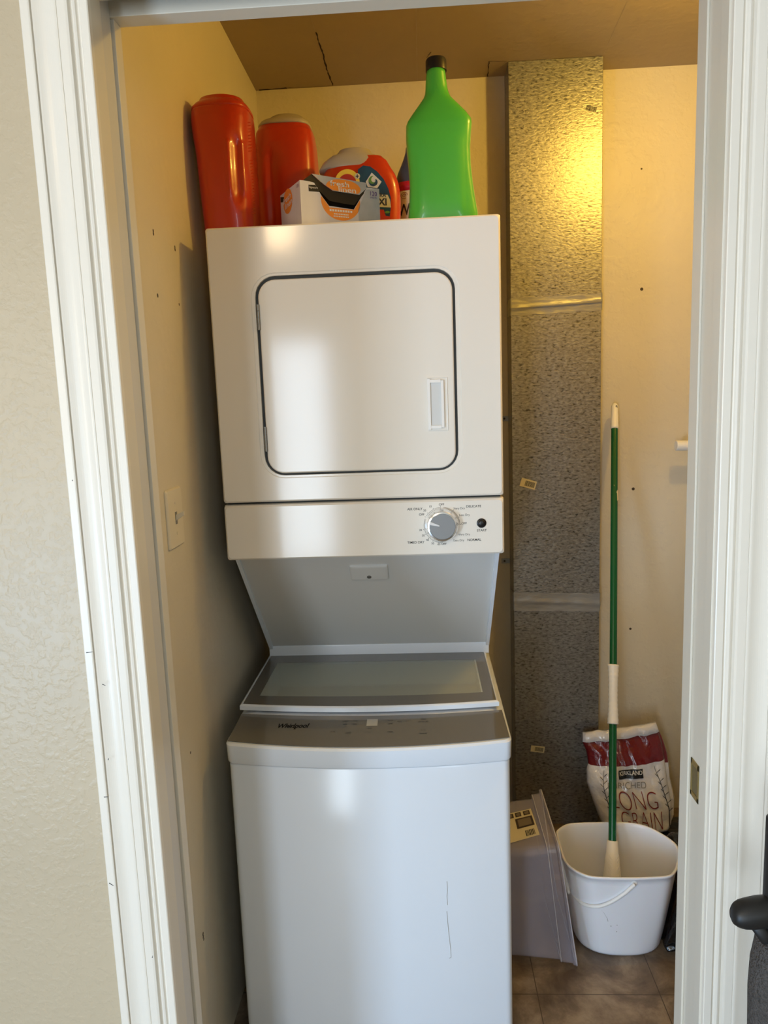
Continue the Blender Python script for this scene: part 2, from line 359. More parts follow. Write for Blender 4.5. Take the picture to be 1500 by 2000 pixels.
# split jambs: two strips with the pocket slot between them on the left and overhead
bm = bmesh.new()
box(bm, XL - .018, XL, YF, 1.042, 0, ZH); box(bm, XL - .018, XL, 1.087, YB, 0, ZH)
obj('trim_4', bm, M['jamb'], kind=st, bevel=0.001)
bm = bmesh.new()
box(bm, XL - .018, XR + .018, YF, 1.042, ZH, ZH + .018); box(bm, XL - .018, XR + .018, 1.082, YB, ZH, ZH + .075); box(bm, XL - .018, XR + .018, YF, 1.042, ZH + .018, ZH + .075)
obj('trim_5', bm, M['jamb'], kind=st, bevel=0.001)
obj('trim_7', B(-1.28, XR, 1.050, 1.074, ZH + .045, ZH + .073), M['steel'], kind=st)
bm = bmesh.new()
box(bm, XR, XR + .018, YF, YB, 0, ZH)
box(bm, XR - .0035, XR, YF, 1.033, 0, ZH); box(bm, XR - .0035, XR, 1.079, YB, 0, ZH)
rj = obj('trim_6', bm, M['jamb'], kind=st, bevel=0.001)
bm = bmesh.new()
z0, z1, y0, y1 = 0.835, 0.895, 1.040, 1.072
for a in ((y0, y0 + .005, z0, z1), (y1 - .005, y1, z0, z1), (y0, y1, z0, z0 + .008), (y0, y1, z1 - .008, z1)): box(bm, XR - .0016, XR, a[0], a[1], a[2], a[3])
sp = obj('strike_plate', bm, M['brass'], rj, bevel=0.0004, label='brass strike plate')
obj('strike_recess', B(XR - .0006, XR, y0 + .005, y1 - .005, z0 + .008, z1 - .008), mat('dull brass recess', (0.20, 0.155, 0.07), 0.45, metal=0.6), rj)
# the pocket door, pushed home in its slot
d1 = obj('door_1', B(-1.24, XL - .004, 1.0455, 1.0835, 0.012, ZH + .03), mat('white door edge paint', (0.62, 0.61, 0.59), 0.35), kind=st, bevel=0.001)

# scuffs on the casing: short dark scratches
bm = bmesh.new()
for x, z, l, a in ((-.4865, 1.110, .010, .1), (-.470, 1.060, .005, -.4), (-.483, .885, .007, .05), (-.4885, .742, .008, -.6), (-.474, .945, .003, 1.2), (-.435, .62, .004, 1.3), (-.4865, 1.36, .002, 1.2), (-.4705, .30, .003, 1.2)):
    c, s = math.cos(a), math.sin(a); w = 0.0007
    y = YF - .0186
    loft(bm, [[(x - l / 2 * c - w * s, y + k, z - l / 2 * s + w * c), (x + l / 2 * c - w * s * .3, y + k, z + l / 2 * s + w * c * .3), (x + l / 2 * c + w * s * .3, y + k, z + l / 2 * s - w * c * .3), (x - l / 2 * c + w * s, y + k, z - l / 2 * s - w * c)] for k in (0, 0.0003)])
obj('paint_scuff', bm, M['ink'], bpy.data.objects['trim_1'])

# windows of the room behind the camera
def window_frame(name, x0, x1, z0, z1):
    b = bmesh.new(); t = .025
    box(b, x0, x0 + t, RY0 - .05, RY0 + .01, z0, z1); box(b, x1 - t, x1, RY0 - .05, RY0 + .01, z0, z1)
    box(b, x0 + t, x1 - t, RY0 - .05, RY0 + .01, z0, z0 + t); box(b, x0 + t, x1 - t, RY0 - .05, RY0 + .01, z1 - t, z1)
    return obj(name, b, M['trim'], kind=st)
window_frame('window_1', -1.15, -0.69, 0.18, 1.98)
window_frame('window_2', 0.83, 1.21, 1.0, 2.1)
b = bmesh.new()
for a in ((-1.55, -1.50, 0, 2.05), (-.60, -.55, 0, 2.05), (-1.50, -.60, .0, .10), (-1.50, -.60, 1.99, 2.05)): box(b, RX0 - .09, RX0 + .01, *a)
obj('window_3', b, M['trim'], kind=st)

# ------------------------------------------------------------------ light switch on the left closet wall
sw = thing('light_switch', (-0.484, 1.375, 1.187), 'white toggle light switch plate on the closet wall just inside the doorway', 'light switch')
def YZ(loop, x): return [(x, y, z) for y, z in loop]
bm = loft(bmesh.new(), [YZ(rrect(1.377, 1.2455, .086, .116, .006), -0.484), YZ(rrect(1.377, 1.2455, .086, .116, .006), -0.4815), YZ(rrect(1.377, 1.2455, .080, .110, .005), -0.4785)])
obj('plate', bm, M['ivory'], sw, smooth=False, bevel=0.0006)
obj('toggle_slot', B(-0.4786, -0.4782, 1.3715, 1.3825, 1.2335, 1.2575), M['ink_light'], sw)
obj('toggle', loft(bmesh.new(), [[(-.4785, 1.373, 1.240), (-.4785, 1.381, 1.240), (-.4785, 1.381, 1.252), (-.4785, 1.373, 1.252)], [(-.462, 1.374, 1.2505), (-.462, 1.380, 1.2505), (-.462, 1.380, 1.2585), (-.462, 1.374, 1.2585)]]), M['ivory'], sw, bevel=0.001)
for z in (1.2155, 1.2755): obj('screw', disc((-0.4786, 1.377, z), 0.0032, 'x', 0.0008, 16), M['ivory'], sw)

# ------------------------------------------------------------------ washer and dryer tower
DX0, DX1 = -0.4307, 0.1753; DCX = (DX0 + DX1) / 2
YD = 1.5421; ZT = 1.822
lc = thing('laundry_center', (DCX, 1.80, 0), 'tall white stacked washer and dryer tower standing in the closet', 'washer and dryer')
# dryer cabinet with a recessed doorway in its front
fc = (DCX, (1.2485 + ZT) / 2); fw, fh = 0.606, ZT - 1.2485
dc = (-0.1265, 1.5135); dw, dh = 0.402, 0.402           # centre and size of the door
L = [XZ(rrect(*fc, fw, fh, .004), 2.18), XZ(rrect(*fc, fw, fh, .004), YD + .012), XZ(rrect(*fc, fw - .003, fh - .003, .006), YD + .004), XZ(rrect(*fc, fw - .010, fh - .010, .008), YD)]
L += [XZ(rrect(*dc, dw + .030, dh + .024, .050), YD), XZ(rrect(*dc, dw + .027, dh + .021, .049), YD + .0016), XZ(rrect(*dc, dw + .013, dh + .013, .043), YD + .0016), XZ(rrect(*dc, dw + .012, dh + .012, .042), YD + .0024), XZ(rrect(*dc, dw + .0115, dh + .0115, .042), YD + .014)]
cab = obj('dryer_cabinet', loft(bmesh.new(), L), M['enamel'], lc, bevel=0)
cab.data.polygons.foreach_set('use_smooth', [False] * len(cab.data.polygons))
obj('door_gasket', loft(bmesh.new(), [XZ(rrect(*dc, dw + .0110, dh + .0110, .041), YD + .0135), XZ(rrect(*dc, dw + .0110, dh + .0110, .041), YD + .0075)]), M['gap'], lc)
dd = obj('dryer_door', loft(bmesh.new(), [XZ(rrect(dc[0] + .0005, dc[1] - .0015, dw, dh, .036, 10), YD + .0075), XZ(rrect(dc[0] + .0005, dc[1] - .0015, dw, dh, .036, 10), YD + .0015), XZ(rrect(dc[0] + .0005, dc[1] - .0015, dw - .002, dh - .002, .035, 10), YD - .0008), XZ(rrect(dc[0] + .0005, dc[1] - .0015, dw - .006, dh - .006, .033, 10), YD - .0020)]), M['enamel'], lc)
hx0, hx1, hz0, hz1 = 0.0185, 0.0605, 1.393, 1.499
bm = bmesh.new(); yh = YD - .0022
for a in ((hx0, hx0 + .006, hz0, hz1), (hx1 - .014, hx1 - .008, hz0 + .004, hz1 - .004), (hx0 + .006, hx1 - .014, hz0 + .002, hz0 + .009), (hx0 + .006, hx1 - .014, hz1 - .009, hz1 - .002)): box(bm, a[0], a[1], yh - .005, yh + .001, a[2], a[3])
box(bm, hx1 - .0015, hx1, yh - .0015, yh + .001, hz0 - .002, hz1 + .001); box(bm, hx0, hx1, yh - .0015, yh + .001, hz1 + .0005, hz1 + .002); box(bm, hx0, hx1, yh - .0015, yh + .001, hz0 - .003, hz0 - .0015)
obj('door_handle', bm, M['white_plastic'], dd, bevel=0.0007)
obj('handle_recess', B(hx0 + .006, hx1 - .014, yh - .0012, yh, hz0 + .009, hz1 - .009), M['enamel_dull'], dd)
for zc in (1.638, 1.385):
    b = bmesh.new()
    for k in range(4): merge(b, tube([(-0.3280, YD - .003, zc - .026 + k * .013), (-0.3280, YD - .003, zc - .026 + k * .013 + .0122)], .0034, 12))
    box(b, -0.3315, -0.3245, YD - .002, YD + .008, zc - .026, zc + .026)
    obj('door_hinge', b, M['steel'], lc)
# control panel
pc = (DCX, (1.1219 + 1.2448) / 2); ph = 1.2448 - 1.1219
cp = obj('control_panel', loft(bmesh.new(), [XZ(rrect(*pc, .606, ph, .004), 1.66), XZ(rrect(*pc, .606, ph, .004), YD + .012), XZ(rrect(*pc, .603, ph - .003, .006), YD + .003), XZ(rrect(*pc, .596, ph - .010, .008), YD - .001)]), M['enamel'], lc)
obj('panel_gap', B(DX0 + .006, DX1 - .006, YD + .02, 1.66, 1.2440, 1.2495), M['gap'], lc)
yk = YD - .001; kx, kz = 0.0418, 1.189
b = loft(bmesh.new(), [XZ([(kx + r * math.cos(t * math.pi / 32), kz + r * math.sin(t * math.pi / 32)) for t in range(64)], y) for r, y in ((.0368, yk), (.0368, yk - .003), (.0362, yk - .006), (.0325, yk - .019), (.0308, yk - .0215), (.0278, yk - .0225), (.0272, yk - .0205))])
dial = obj('timer_dial', b, M['chrome'], cp, smooth=False, label='round chrome edged timer dial')
obj('dial_face', disc((kx, yk - .0203, kz), .0272, 'y', .0012, 48), M['silver'], cp)
a = math.radians(163)
ux, uz = math.cos(a), math.sin(a)
P = [(kx + .027 * ux - .0032 * uz, kz + .027 * uz + .0032 * ux), (kx + .027 * ux + .0032 * uz, kz + .027 * uz - .0032 * ux), (kx + .007 * ux + .0015 * uz, kz + .007 * uz - .0015 * ux), (kx + .0055 * ux, kz + .0055 * uz), (kx + .007 * ux - .0015 * uz, kz + .007 * uz + .0015 * ux)]
obj('dial_pointer', loft(bmesh.new(), [XZ(P, yk - .0210), XZ(P, yk - .0232)]), mat('pale silver pointer', (0.75, 0.75, 0.75), 0.3), cp)
b = loft(bmesh.new(), [XZ([(0.1262 + r * math.cos(t * math.pi / 16), 1.1910 + r * math.sin(t * math.pi / 16)) for t in range(32)], y) for r, y in ((.0102, yk), (.0102, yk - .0015), (.0085, yk - .003), (.0078, yk - .0028), (.0070, yk - .0045), (.004, yk - .0058))])
obj('start_button', b, M['black'], cp, smooth=True)
b = bmesh.new(); yt = yk - .0003
def px2x(px): return kx + (px - 863) * 0.0011
def px2z(py, px=863): return kz - (py - 1025) * 0.001085 - (px - 863) * 0.0000265
def T(txt, px, py, size, bold=0.0):
    x, z = px2x(px), px2z(py, px); letters(b, txt, size, lambda u, v: (x + u, yt, z + v), bold=bold)
for t, x, y in (('OFF', 863, 984), ('DELICATE', 925, 988), ('AIR ONLY', 811, 993), ('OFF', 824, 1004), ('OFF', 906, 1022), ('NORMAL', 925, 1055), ('TIMED DRY', 811, 1060), ('OFF', 866, 1063)): T(t, x, y, .0072 if len(t) > 3 else .0066, .009)
for t, x, y in (('10', 841, 988), ('20', 830, 996), ('Very Dry', 897, 992), ('Less Dry', 907, 1005), ('20', 821, 1035), ('30', 826, 1046), ('40', 834, 1055), ('50', 844, 1062), ('60', 856, 1064), ('Very Dry', 906, 1044), ('Less Dry', 895, 1056)): T(t, x, y, .0064)
obj('dial_lettering', b, M['ink'], cp)
b = bmesh.new(); T('START', 940, 1036, .0072, .009); obj('start_lettering', b, M['ink'], cp)
b = bmesh.new()
def arc(r, a0, a1, w=.0003, n=40):
    lo = [[(kx + (r + s) * math.cos(math.radians(a0 + (a1 - a0) * k / n)), yt, kz + (r + s) * math.sin(math.radians(a0 + (a1 - a0) * k / n))) for k in range(n + 1)] for s in (-w, w)]
    vs = [[b.verts.new(p) for p in q] for q in lo]
    for k in range(n): b.faces.new((vs[0][k], vs[0][k + 1], vs[1][k + 1], vs[1][k]))
arc(.0385, 93, 148); arc(.0385, 0, 84); arc(.0385, 158, 270)
for a in (93, 0, 152, 272): arc_ = [(kx + r * math.cos(math.radians(a)), kz + r * math.sin(math.radians(a))) for r in (.0385, .0415)]; merge(b, tube([(arc_[0][0], yt, arc_[0][1]), (arc_[1][0], yt, arc_[1][1])], .0003, 6))
for a in (116, 138, 52, 24, 192, 208, 224, 240, 258, -33, -52): merge(b, disc((kx + .0405 * math.cos(math.radians(a)), yt + .0002, kz + .0405 * math.sin(math.radians(a))), .0007, 'y', .0003, 10))
obj('dial_scale', b, M['ink'], cp)
obj('dryer_back', B(DX0 + .01, DX1 - .01, 1.66, 2.17, 1.122, 1.2487), M['enamel_dull'], lc)
# sloping rear shroud under the control panel
sx0, sx1 = -0.4235, 0.1665
def slant(z): return 1.60 + (1.12 - z) * 0.30 / 0.317
pr = [(1.598, 1.122), (slant(.806), .806), (slant(.806) + .002, .774), (2.17, .774), (2.17, 1.122)]
obj('rear_shroud', extrude_poly([(sx0, y, z) for y, z in pr], (sx1 - sx0, 0, 0)), M['enamel_dull'], lc)
for x in (sx0 - .003, sx1 - .0055):
    pp = [(x, slant(1.122) - .008, 1.1215), (x, slant(.806) - .008, .80), (x, slant(.806) + .01, .80), (x, slant(1.122) + .01, 1.1215)]
    obj('shroud_flange', extrude_poly(pp, (.0085, 0, 0)), M['enamel_washer'], lc)
obj('shroud_ledge', B(sx0 - .005, sx1 + .003, 1.894, 1.915, .7755, .8065), M['enamel_washer'], lc, bevel=0.002)
n = Vector((0, -.317, -.30)).normalized(); tdir = Vector((0, .30, -.317)).normalized()
def on_slant(x, s, d): p = Vector((x, 1.60, 1.12)) + tdir * s + n * d; return p
def slant_loop(cx, cs, w, h, r, d): return [on_slant(x, s, d) for x, s in rrect(cx, cs, w, h, r)]
sc_ = obj('service_cover', loft(bmesh.new(), [slant_loop(-.127, .076, .090, .060, .004, -.001), slant_loop(-.127, .076, .088, .058, .004, .004), slant_loop(-.127, .076, .078, .046, .008, .007)]), M['enamel_dull'], lc, bevel=0.0008)
b = bmesh.new(); c = on_slant(-.128, .087, .007)
b2 = loft(bmesh.new(), [[c + Vector((math.cos(t * math.pi / 8), 0, 0)) * r + tdir * math.sin(t * math.pi / 8) * r + n * d for t in range(16)] for r, d in ((.0052, 0), (.0050, .002), (.003, .0028))])
obj('screw', b2, M['steel'], sc_)
# washer: bulging front seen from above
def outline(inset, yb, zback=None, bulge=.030, y0=1.436, x0=DX0 - .002, x1=DX1 - .002, r=.016, n=22):
    """closed loop in x,y with a bowed front and rounded front corners"""
    cx = (x0 + x1) / 2; hw = (x1 - x0) / 2 - inset; out = []
    def yf(x): t = (x - cx) / (hw + inset); return y0 - bulge * (1 - t * t) + inset
    xs = [cx - hw + r + (2 * hw - 2 * r) * k / n for k in range(n + 1)]
    yl = yf(cx - hw + r)
    for k in range(5): a = math.pi + math.pi / 2 * k / 5; out.append((cx - hw + r + r * math.cos(a), yl + r + r * math.sin(a)))
    out += [(x, yf(x)) for x in xs]
    yr = yf(cx + hw - r)
    for k in range(1, 6): a = -math.pi / 2 + math.pi / 2 * k / 5; out.append((cx + hw - r + r * math.cos(a), yr + r + r * math.sin(a)))
    out += [(cx + hw, yb), (cx - hw, yb)]
    return out
b = loft(bmesh.new(), [XY(outline(.004, 2.16), .035), XY(outline(.004, 2.16), .698), XY(outline(.006, 2.16), .7015)])
obj('washer_cabinet', b, M['enamel_washer'], lc, smooth=True).modifiers.new('e', 'EDGE_SPLIT')
for x in (DX0 + .06, DX1 - .06):
    for y in (1.52, 2.10): obj('leveling_foot', tube([(x, y, 0), (x, y, .036)], .018), M['black'], lc)
obj('panel_seam', loft(bmesh.new(), [XY(outline(.007, 2.15), .701), XY(outline(.007, 2.15), .7045)]), M['ink_light'], lc)
# top deck: a ring with the tub opening under the lid
def zt(y): return .749 + (y - 1.436) * .10
L = [XY(outline(.003, 2.15), .7035), XY(outline(.001, 2.15), .708)]
o1 = outline(.0, 2.15); L.append([(x, y, min(zt(y), .762) - .004) for x, y in o1]); o2 = outline(.004, 2.146); L.append([(x, y, min(zt(y), .762)) for x, y in o2])
def deck(x0, x1, y0, y1, z):  # loop with matching vertex count, rectangular with a bowed front
    m = len(o1); out = []
    for k in range(m):
        x, y = o1[k]
        if k >= m - 2: out.append((x1 if k == m - 2 else x0, y1, z)); continue
        t = k / (m - 3); out.append((x0 + (x1 - x0) * t, y0 - .012 * (1 - (2 * t - 1) ** 2), z))
    return out
L += [deck(-.40, .135, 1.605, 1.86, .764), deck(-.395, .13, 1.612, 1.855, .70)]
obj('top_deck', loft(bmesh.new(), L, cap1=True), M['enamel_washer'], lc, smooth=True).modifiers.new('e', 'EDGE_SPLIT')
b = loft(bmesh.new(), [XY([(-.124 + .19 * math.cos(t * math.pi / 24), 1.62 + .10 * math.sin(t * math.pi / 24)) for t in range(0, 25)], z) for z in (.702, .716)])
obj('tub_shade', b, M['tub_dark'], lc)  # dark half disc painting the shade seen through the lid window
obj('tub_cover', B(-.394, .129, 1.60, 1.855, .7005, .7018), M['tub_grey'], lc)
# glass console strip
def cons(z_off, ins, yb):
    o = outline(ins, yb, x0=DX0 - .002, x1=DX1 - .002); out = []
    for x, y in o: out.append((x, y, zt(y) + z_off))
    return out
cg = []
ns = 30
top = bmesh.new()
def console_grid(bm, x0, x1, front_in, yback, dz, thick=.0008):
    vt = []
    for k in range(ns + 1):
        t = k / ns; row = []
        xf = x0 + (x1 - x0) * t; tt = 2 * t - 1
        yf = 1.436 - .030 * (1 - tt * tt) + front_in
        yb = yback - .018 * (1 - tt * tt)
        for j in range(5):
            q = j / 4; y = yf + (yb - yf) * q; x = xf * (1 - q) + (-.130 + (xf + .130) * .988) * q
            row.append((x, y, zt(y) + dz))
        vt.append(row)
    V = [[[bm.verts.new((p[0], p[1], p[2] + h)) for p in r] for r in vt] for h in (0, thick)]
    for k in range(ns):
        for j in range(4):
            for h in (0, 1): bm.faces.new((V[h][k][j], V[h][k + 1][j], V[h][k + 1][j + 1], V[h][k][j + 1]))
    for k in range(ns):
        for j in (0, 4): bm.faces.new((V[0][k][j], V[0][k + 1][j], V[1][k + 1][j], V[1][k][j]))
    for j in range(4):
        for k in (0, ns): bm.faces.new((V[0][k][j], V[0][k][j + 1], V[1][k][j + 1], V[1][k][j]))
    return bm
con = obj('console', console_grid(bmesh.new(), DX0 + .002, DX1 - .006, .008, 1.556, .0010), M['dark_glass'], lc, smooth=True, label='grey glass control console')
con.modifiers.new('e', 'EDGE_SPLIT')
def on_con(x, y): return (x, y, zt(y) + .0022)
b = letters(bmesh.new(), 'Whirlpool', .0165, lambda u, v: on_con(-.298 + u, 1.499 + v * 1.5), bold=.028, shear=.25, sx=1.0)
merge(b, tube([on_con(-.318 + .028 * math.cos(t), 1.487 + .010 * math.sin(t)) for t in [math.radians(-10 + 8 * k) for k in range(0, 12)]], .0006, 6))
obj('logo', b, mat('black logo print', (0.006, 0.006, 0.006), 0.8, spec=0.1), con)
b = bmesh.new()
def patch(bm, x0, x1, y0, y1, f=on_con, lift=0.0):
    vs = [bm.verts.new((p[0], p[1], p[2] + lift)) for p in (f(x0, y0), f(x1, y0), f(x1, y1), f(x0, y1))]; bm.faces.new(vs); return bm
obj('display', patch(bmesh.new(), -.135, -.111, 1.495, 1.523), M['lcd'], con)
b = bmesh.new()
for (x, y, w) in ((-.182, 1.517, .014), (-.182, 1.503, .010), (-.160, 1.517, .010), (-.160, 1.503, .010), (-.083, 1.517, .012), (-.083, 1.503, .010), (-.062, 1.512, .010), (-.045, 1.514, .008), (-.010, 1.520, .012), (-.010, 1.510, .024),
                  (-.206, 1.474, .008), (-.172, 1.468, .012), (-.127, 1.470, .006), (-.082, 1.470, .012), (-.011, 1.476, .008), (-.011, 1.462, .016), (-.127, 1.485, .008)):
    for q in range(3):
        if q == 1 and w < .009: continue
        patch(b, x - w / 2 + q * w / 3, x - w / 2 + q * w / 3 + w / 4, y - .0016, y + .0016)
    obj('button_mark', b, M['faint_ink'], con); b = bmesh.new()
b.free()
# lid with bowed front: white rim, dark glass border, frosted window
def lid_loop(ins, z, r=.006):
    n_ = 24; x0, x1 = -.4315 + ins, .1610 - ins; out = []
    for k in range(n_ + 1):
        t = 2 * k / n_ - 1; e = 1 if abs(t) < 1 else 1
        out.append((x0 + (x1 - x0) * k / n_, 1.567 - .022 * (1 - t * t) + ins * .9, z))
    for k in range(n_ + 1): out.append((x1 - (x1 - x0) * k / n_, 1.905 - ins * .7, z))
    return out
lid = obj('lid', loft(bmesh.new(), [lid_loop(.006, .7645), lid_loop(.0, .767), lid_loop(.0, .7765), lid_loop(.003, .779), lid_loop(.0055, .7795), lid_loop(.0065, .7775), lid_loop(.0055 + .03, .7775), lid_loop(.0055 + .03, .7655)], cap0=False, cap1=False), M['enamel_washer'], lc)
def ring_to(ins0, rect, z):
    a = lid_loop(ins0, z); n_ = len(a) // 2; x0, x1, y0, y1, bow = rect; c_ = []
    for k in range(n_): t = k / (n_ - 1); c_.append((x0 + (x1 - x0) * t, y0 - bow * (1 - (2 * t - 1) ** 2), z))
    for k in range(n_): t = k / (n_ - 1); c_.append((x1 - (x1 - x0) * t, y1, z))
    return a, c_
a_, c_ = ring_to(.0068, (-.396, .129, 1.618, 1.838, .012), .7792)
a2 = [(x, y, z - .0018) for x, y, z in a_]; c2 = [(x, y, z - .0018) for x, y, z in c_]
bm = bmesh.new(); loft(bm, [a2, a_, c_, c2], cap0=False, cap1=False)
obj('lid_border', bm, M['dark_glass'], lid)
cin = [(x, y, z) for x, y, z in c_]
obj('lid_window', loft(bmesh.new(), [[(x, y, .7774) for x, y, z in cin], [(x, y, .7791) for x, y, z in cin]]), M['frost'], lid)
# scratches low on the washer front
b = bmesh.new()
for pts in ([(.030, .44), (.0305, .42), (.029, .405), (.030, .385)], [(.028, .37), (.030, .33), (.034, .28), (.0345, .26), (.031, .258)]):
    Q = []
    for (x, z) in pts:
        t = (x - (DCX - .002)) / .303; Q.append((x, 1.436 - .030 * (1 - t * t) + .0037, z))
    merge(b, tube(Q, .0007, 6))
obj('scratch', b, mat('faint grey scratch', (0.50, 0.50, 0.49), 0.5), lc)

# ------------------------------------------------------------------ galvanised air duct
GX0, GX1, GY = 0.293, 0.5712, 2.3394
du = thing('air_duct', (0.432, 2.385, 0), 'tall galvanised sheet metal air duct running floor to ceiling on the back wall', 'duct')
obj('duct_body', B(GX0, GX1, GY, 2.4355, 0.0, 2.4405), M['galv'], du, bevel=0.0015)
def tape(z, w, tilt, rag):
    bm = bmesh.new(); N, K = 60, 10; V = []
    for i in range(N + 1):
        x = GX0 - .002 + (GX1 - GX0 + .004) * i / N; row = []
        for j in range(K + 1):
            t = j / K
            zz = z + tilt * (x - GX0) + (t - .5) * w + .0012 * math.sin(x * 90) * (1 if j in (0, K) else 0)
            fold = .004 * math.exp(-((t - .5 - rag * (x - .43)) / .07) ** 2) + .002 * noise.noise(Vector((x * 30, t * 4, z)))
            row.append(bm.verts.new((x, GY - .0012 - max(0, fold), zz)))
        V.append(row)
    for i in range(N):
        for j in range(K): bm.faces.new((V[i][j], V[i + 1][j], V[i + 1][j + 1], V[i][j + 1]))
    for r in (V[0], V[-1]):
        w_ = [bm.verts.new((v.co.x, 2.42, v.co.z)) for v in r]
        for j in range(K): bm.faces.new((r[j], r[j + 1], w_[j + 1], w_[j]))
    return bm
obj('duct_tape', tape(1.733, .052, .02, .6), M['tape'], du, smooth=True, label='upper band of silver tape')
obj('duct_tape', tape(.792, .062, -.03, -.4), M['tape'], du, smooth=True, label='lower wrinkled band of silver tape')
obj('sheet_lip', extrude_poly([(GX0, GY - .0012, 1.7295), (GX1, GY - .0012, 1.7385), (GX1, GY - .0065, 1.7370), (GX0, GY - .0065, 1.7280)], (0, 0, .0022)), M['steel'], du)
def sticker(name, x, z, w, h, rot, base, bars, mx=None):
    c, s = math.cos(rot), math.sin(rot)
    def P(u, v, d): return (x + u * c - v * s, GY - d, z + u * s + v * c)
    def quad(bm, u0, u1, v0, v1, d): bm.faces.new([bm.verts.new(P(*q, d)) for q in ((u0, v0), (u1, v0), (u1, v1), (u0, v1))])
    o = None; bm = bmesh.new()
    if base:
        loft(bm, [[P(*q, d) for q in ((-w / 2, -h / 2), (w / 2, -h / 2), (w / 2, h / 2), (-w / 2, h / 2))] for d in (0, .0006)])
        o = obj(name, bm, base, du)
        bm = bmesh.new()
    u = -w * .40 if not base else -w * .2
    end = w * .40
    while u < end:
        ww = random.choice((.0006, .0010, .0016)); quad(bm, u, u + ww, -h * .32, h * .32, .0009); u += ww + random.choice((.0006, .001))
    obj('barcode', bm, M['ink'], o if o else du)
sticker('printed_mark', .537, 2.297, .038, .022, math.radians(-16), None, 0)
sticker('sticker', .343, 1.181, .050, .027, math.radians(-17), M['label_cream'], 0)
sticker('sticker', .368, .275, .046, .022, math.radians(-8), M['label_cream'], 0)
for x, z in ((.286, 1.389), (.281, .909), (.582, 1.159)):
    b = B(x - .016, x + .012, 2.4325, 2.4358, z - .008, z + .008)
    ob = obj('strap', b, M['steel'], du); obj('strap_hole', disc((x - .006, 2.4322, z), .0035, 'y', .0005, 12), M['crack'], ob)

# ------------------------------------------------------------------ white rod on the back wall
rd = thing('wall_rod', (0.99, 2.362, 1.285), 'white round rod end standing off the back wall at the right door jamb', 'rod')
obj('rod', tube([(.8135, 2.362, 1.286), (.999, 2.362, 1.284)], .0165, 24), M['white_plastic'], rd, bevel=0.002)
obj('rod_socket', disc((.985, 2.362, 1.2842), .024, 'x', .0149, 24), M['white_plastic'], rd)

# ------------------------------------------------------------------ closet lamp (above the door head, out of view)
cl = thing('ceiling_lamp', (0.74, 1.6, 2.441), 'plain white bulb holder on the closet ceiling above the doorway', 'lamp')
obj('lamp_base', loft(bmesh.new(), [XY(sup(.74, 1.6, r, r, 2, 32), z) for r, z in ((.055, 2.441), (.055, 2.432), (.030, 2.415), (.021, 2.39), (.021, 2.375))]), M['white_plastic'], cl, smooth=True)

hlm = thing('ceiling_lamp', (-.68, -.7, 2.441), 'plain bulb holder on the hall ceiling behind the viewer', 'lamp')
obj('lamp_base', loft(bmesh.new(), [XY(sup(-.68, -.7, r, r, 2, 32), z) for r, z in ((.055, 2.441), (.055, 2.436), (.034, 2.433), (.034, 2.43))]), M['white_plastic'], hlm, smooth=True)

# ------------------------------------------------------------------ things on top of the dryer
TOP = ZT + 0.0003
def body(rows, e=3.0, n=64, fn=None):
    """rows: (z, cx, hx, cy, hy[, e])"""
    loops = []
    for r in rows:
        z, cx, hx, cy, hy = r[:5]; ee = r[5] if len(r) > 5 else e
        loops.append(XY(sup(cx, cy, hx, hy, ee, n), z))
    bm = loft(bmesh.new(), loops)
    if fn:
        for v in bm.verts: fn(v)
    return bm
def interp(keys, m):
    """smooth resampling of key rows (same layout as body rows)"""
    out = []
    def cr(a, b, c, d, t): return .5 * ((2 * b) + (-a + c) * t + (2 * a - 5 * b + 4 * c - d) * t * t + (-a + 3 * b - 3 * c + d) * t ** 3)
    for i in range(len(keys) - 1):
        k0 = keys[max(i - 1, 0)]; k1 = keys[i]; k2 = keys[i + 1]; k3 = keys[min(i + 2, len(keys) - 1)]
        for s in range(m):
            t = s / m; out.append(tuple((k1[j] + (k2[j] - k1[j]) * t) if j in (0,) else cr(k0[j], k1[j], k2[j], k3[j], t) for j in range(len(k1))))
    out.append(keys[-1]); return out

# orange red tub seen edge on, beside the left wall
cx, cy = -.4085, 1.70
t1 = thing('detergent_tub', (cx, cy, TOP), 'tall orange-red plastic tub seen edge on, leftmost on top of the dryer against the wall', 'detergent tub', 'orange-red detergent tubs')
keys = [(TOP, cx, .050, cy, .062, 3.2), (TOP + 0.0060, cx, .0550, cy, .068, 3.2), (TOP + 0.0463, cx, .0570, cy, .074, 3.2), (TOP + 0.1203, cx - .001, .0590, cy, .080, 3.2), (TOP + 0.1758, cx - .003, .0595, cy, .080, 3.2), (TOP + 0.2174, cx - .005, .0625, cy, .078, 3.2), (TOP + 0.2498, cx - .006, .0640, cy, .073, 3.2), (TOP + 0.2673, cx - .006, .0635, cy, .068, 3.2), (TOP + 0.2701, cx - .006, .0620, cy, .066, 3.2)]
def recess1(v):
    # finger groove on the side facing the door, embossed strokes beyond it
    if v.co.y < cy:
        u = (v.co.x - (cx + .034)) / .0085; w = (v.co.z - (TOP + 0.1388)) / .055
        d = max(0, abs(w) - .8) * 2.5; f = math.exp(-(u * u * .9 + (d * d))); v.co.y += .010 * f
        v.co.y -= .003 * math.exp(-((abs(u) - 1.7) ** 2) * 3) * (1 if abs(w) < 1 else 0)
obj('tub_body', body(interp(keys, 12), n=128, fn=recess1), M['orange_red'], t1, smooth=True)
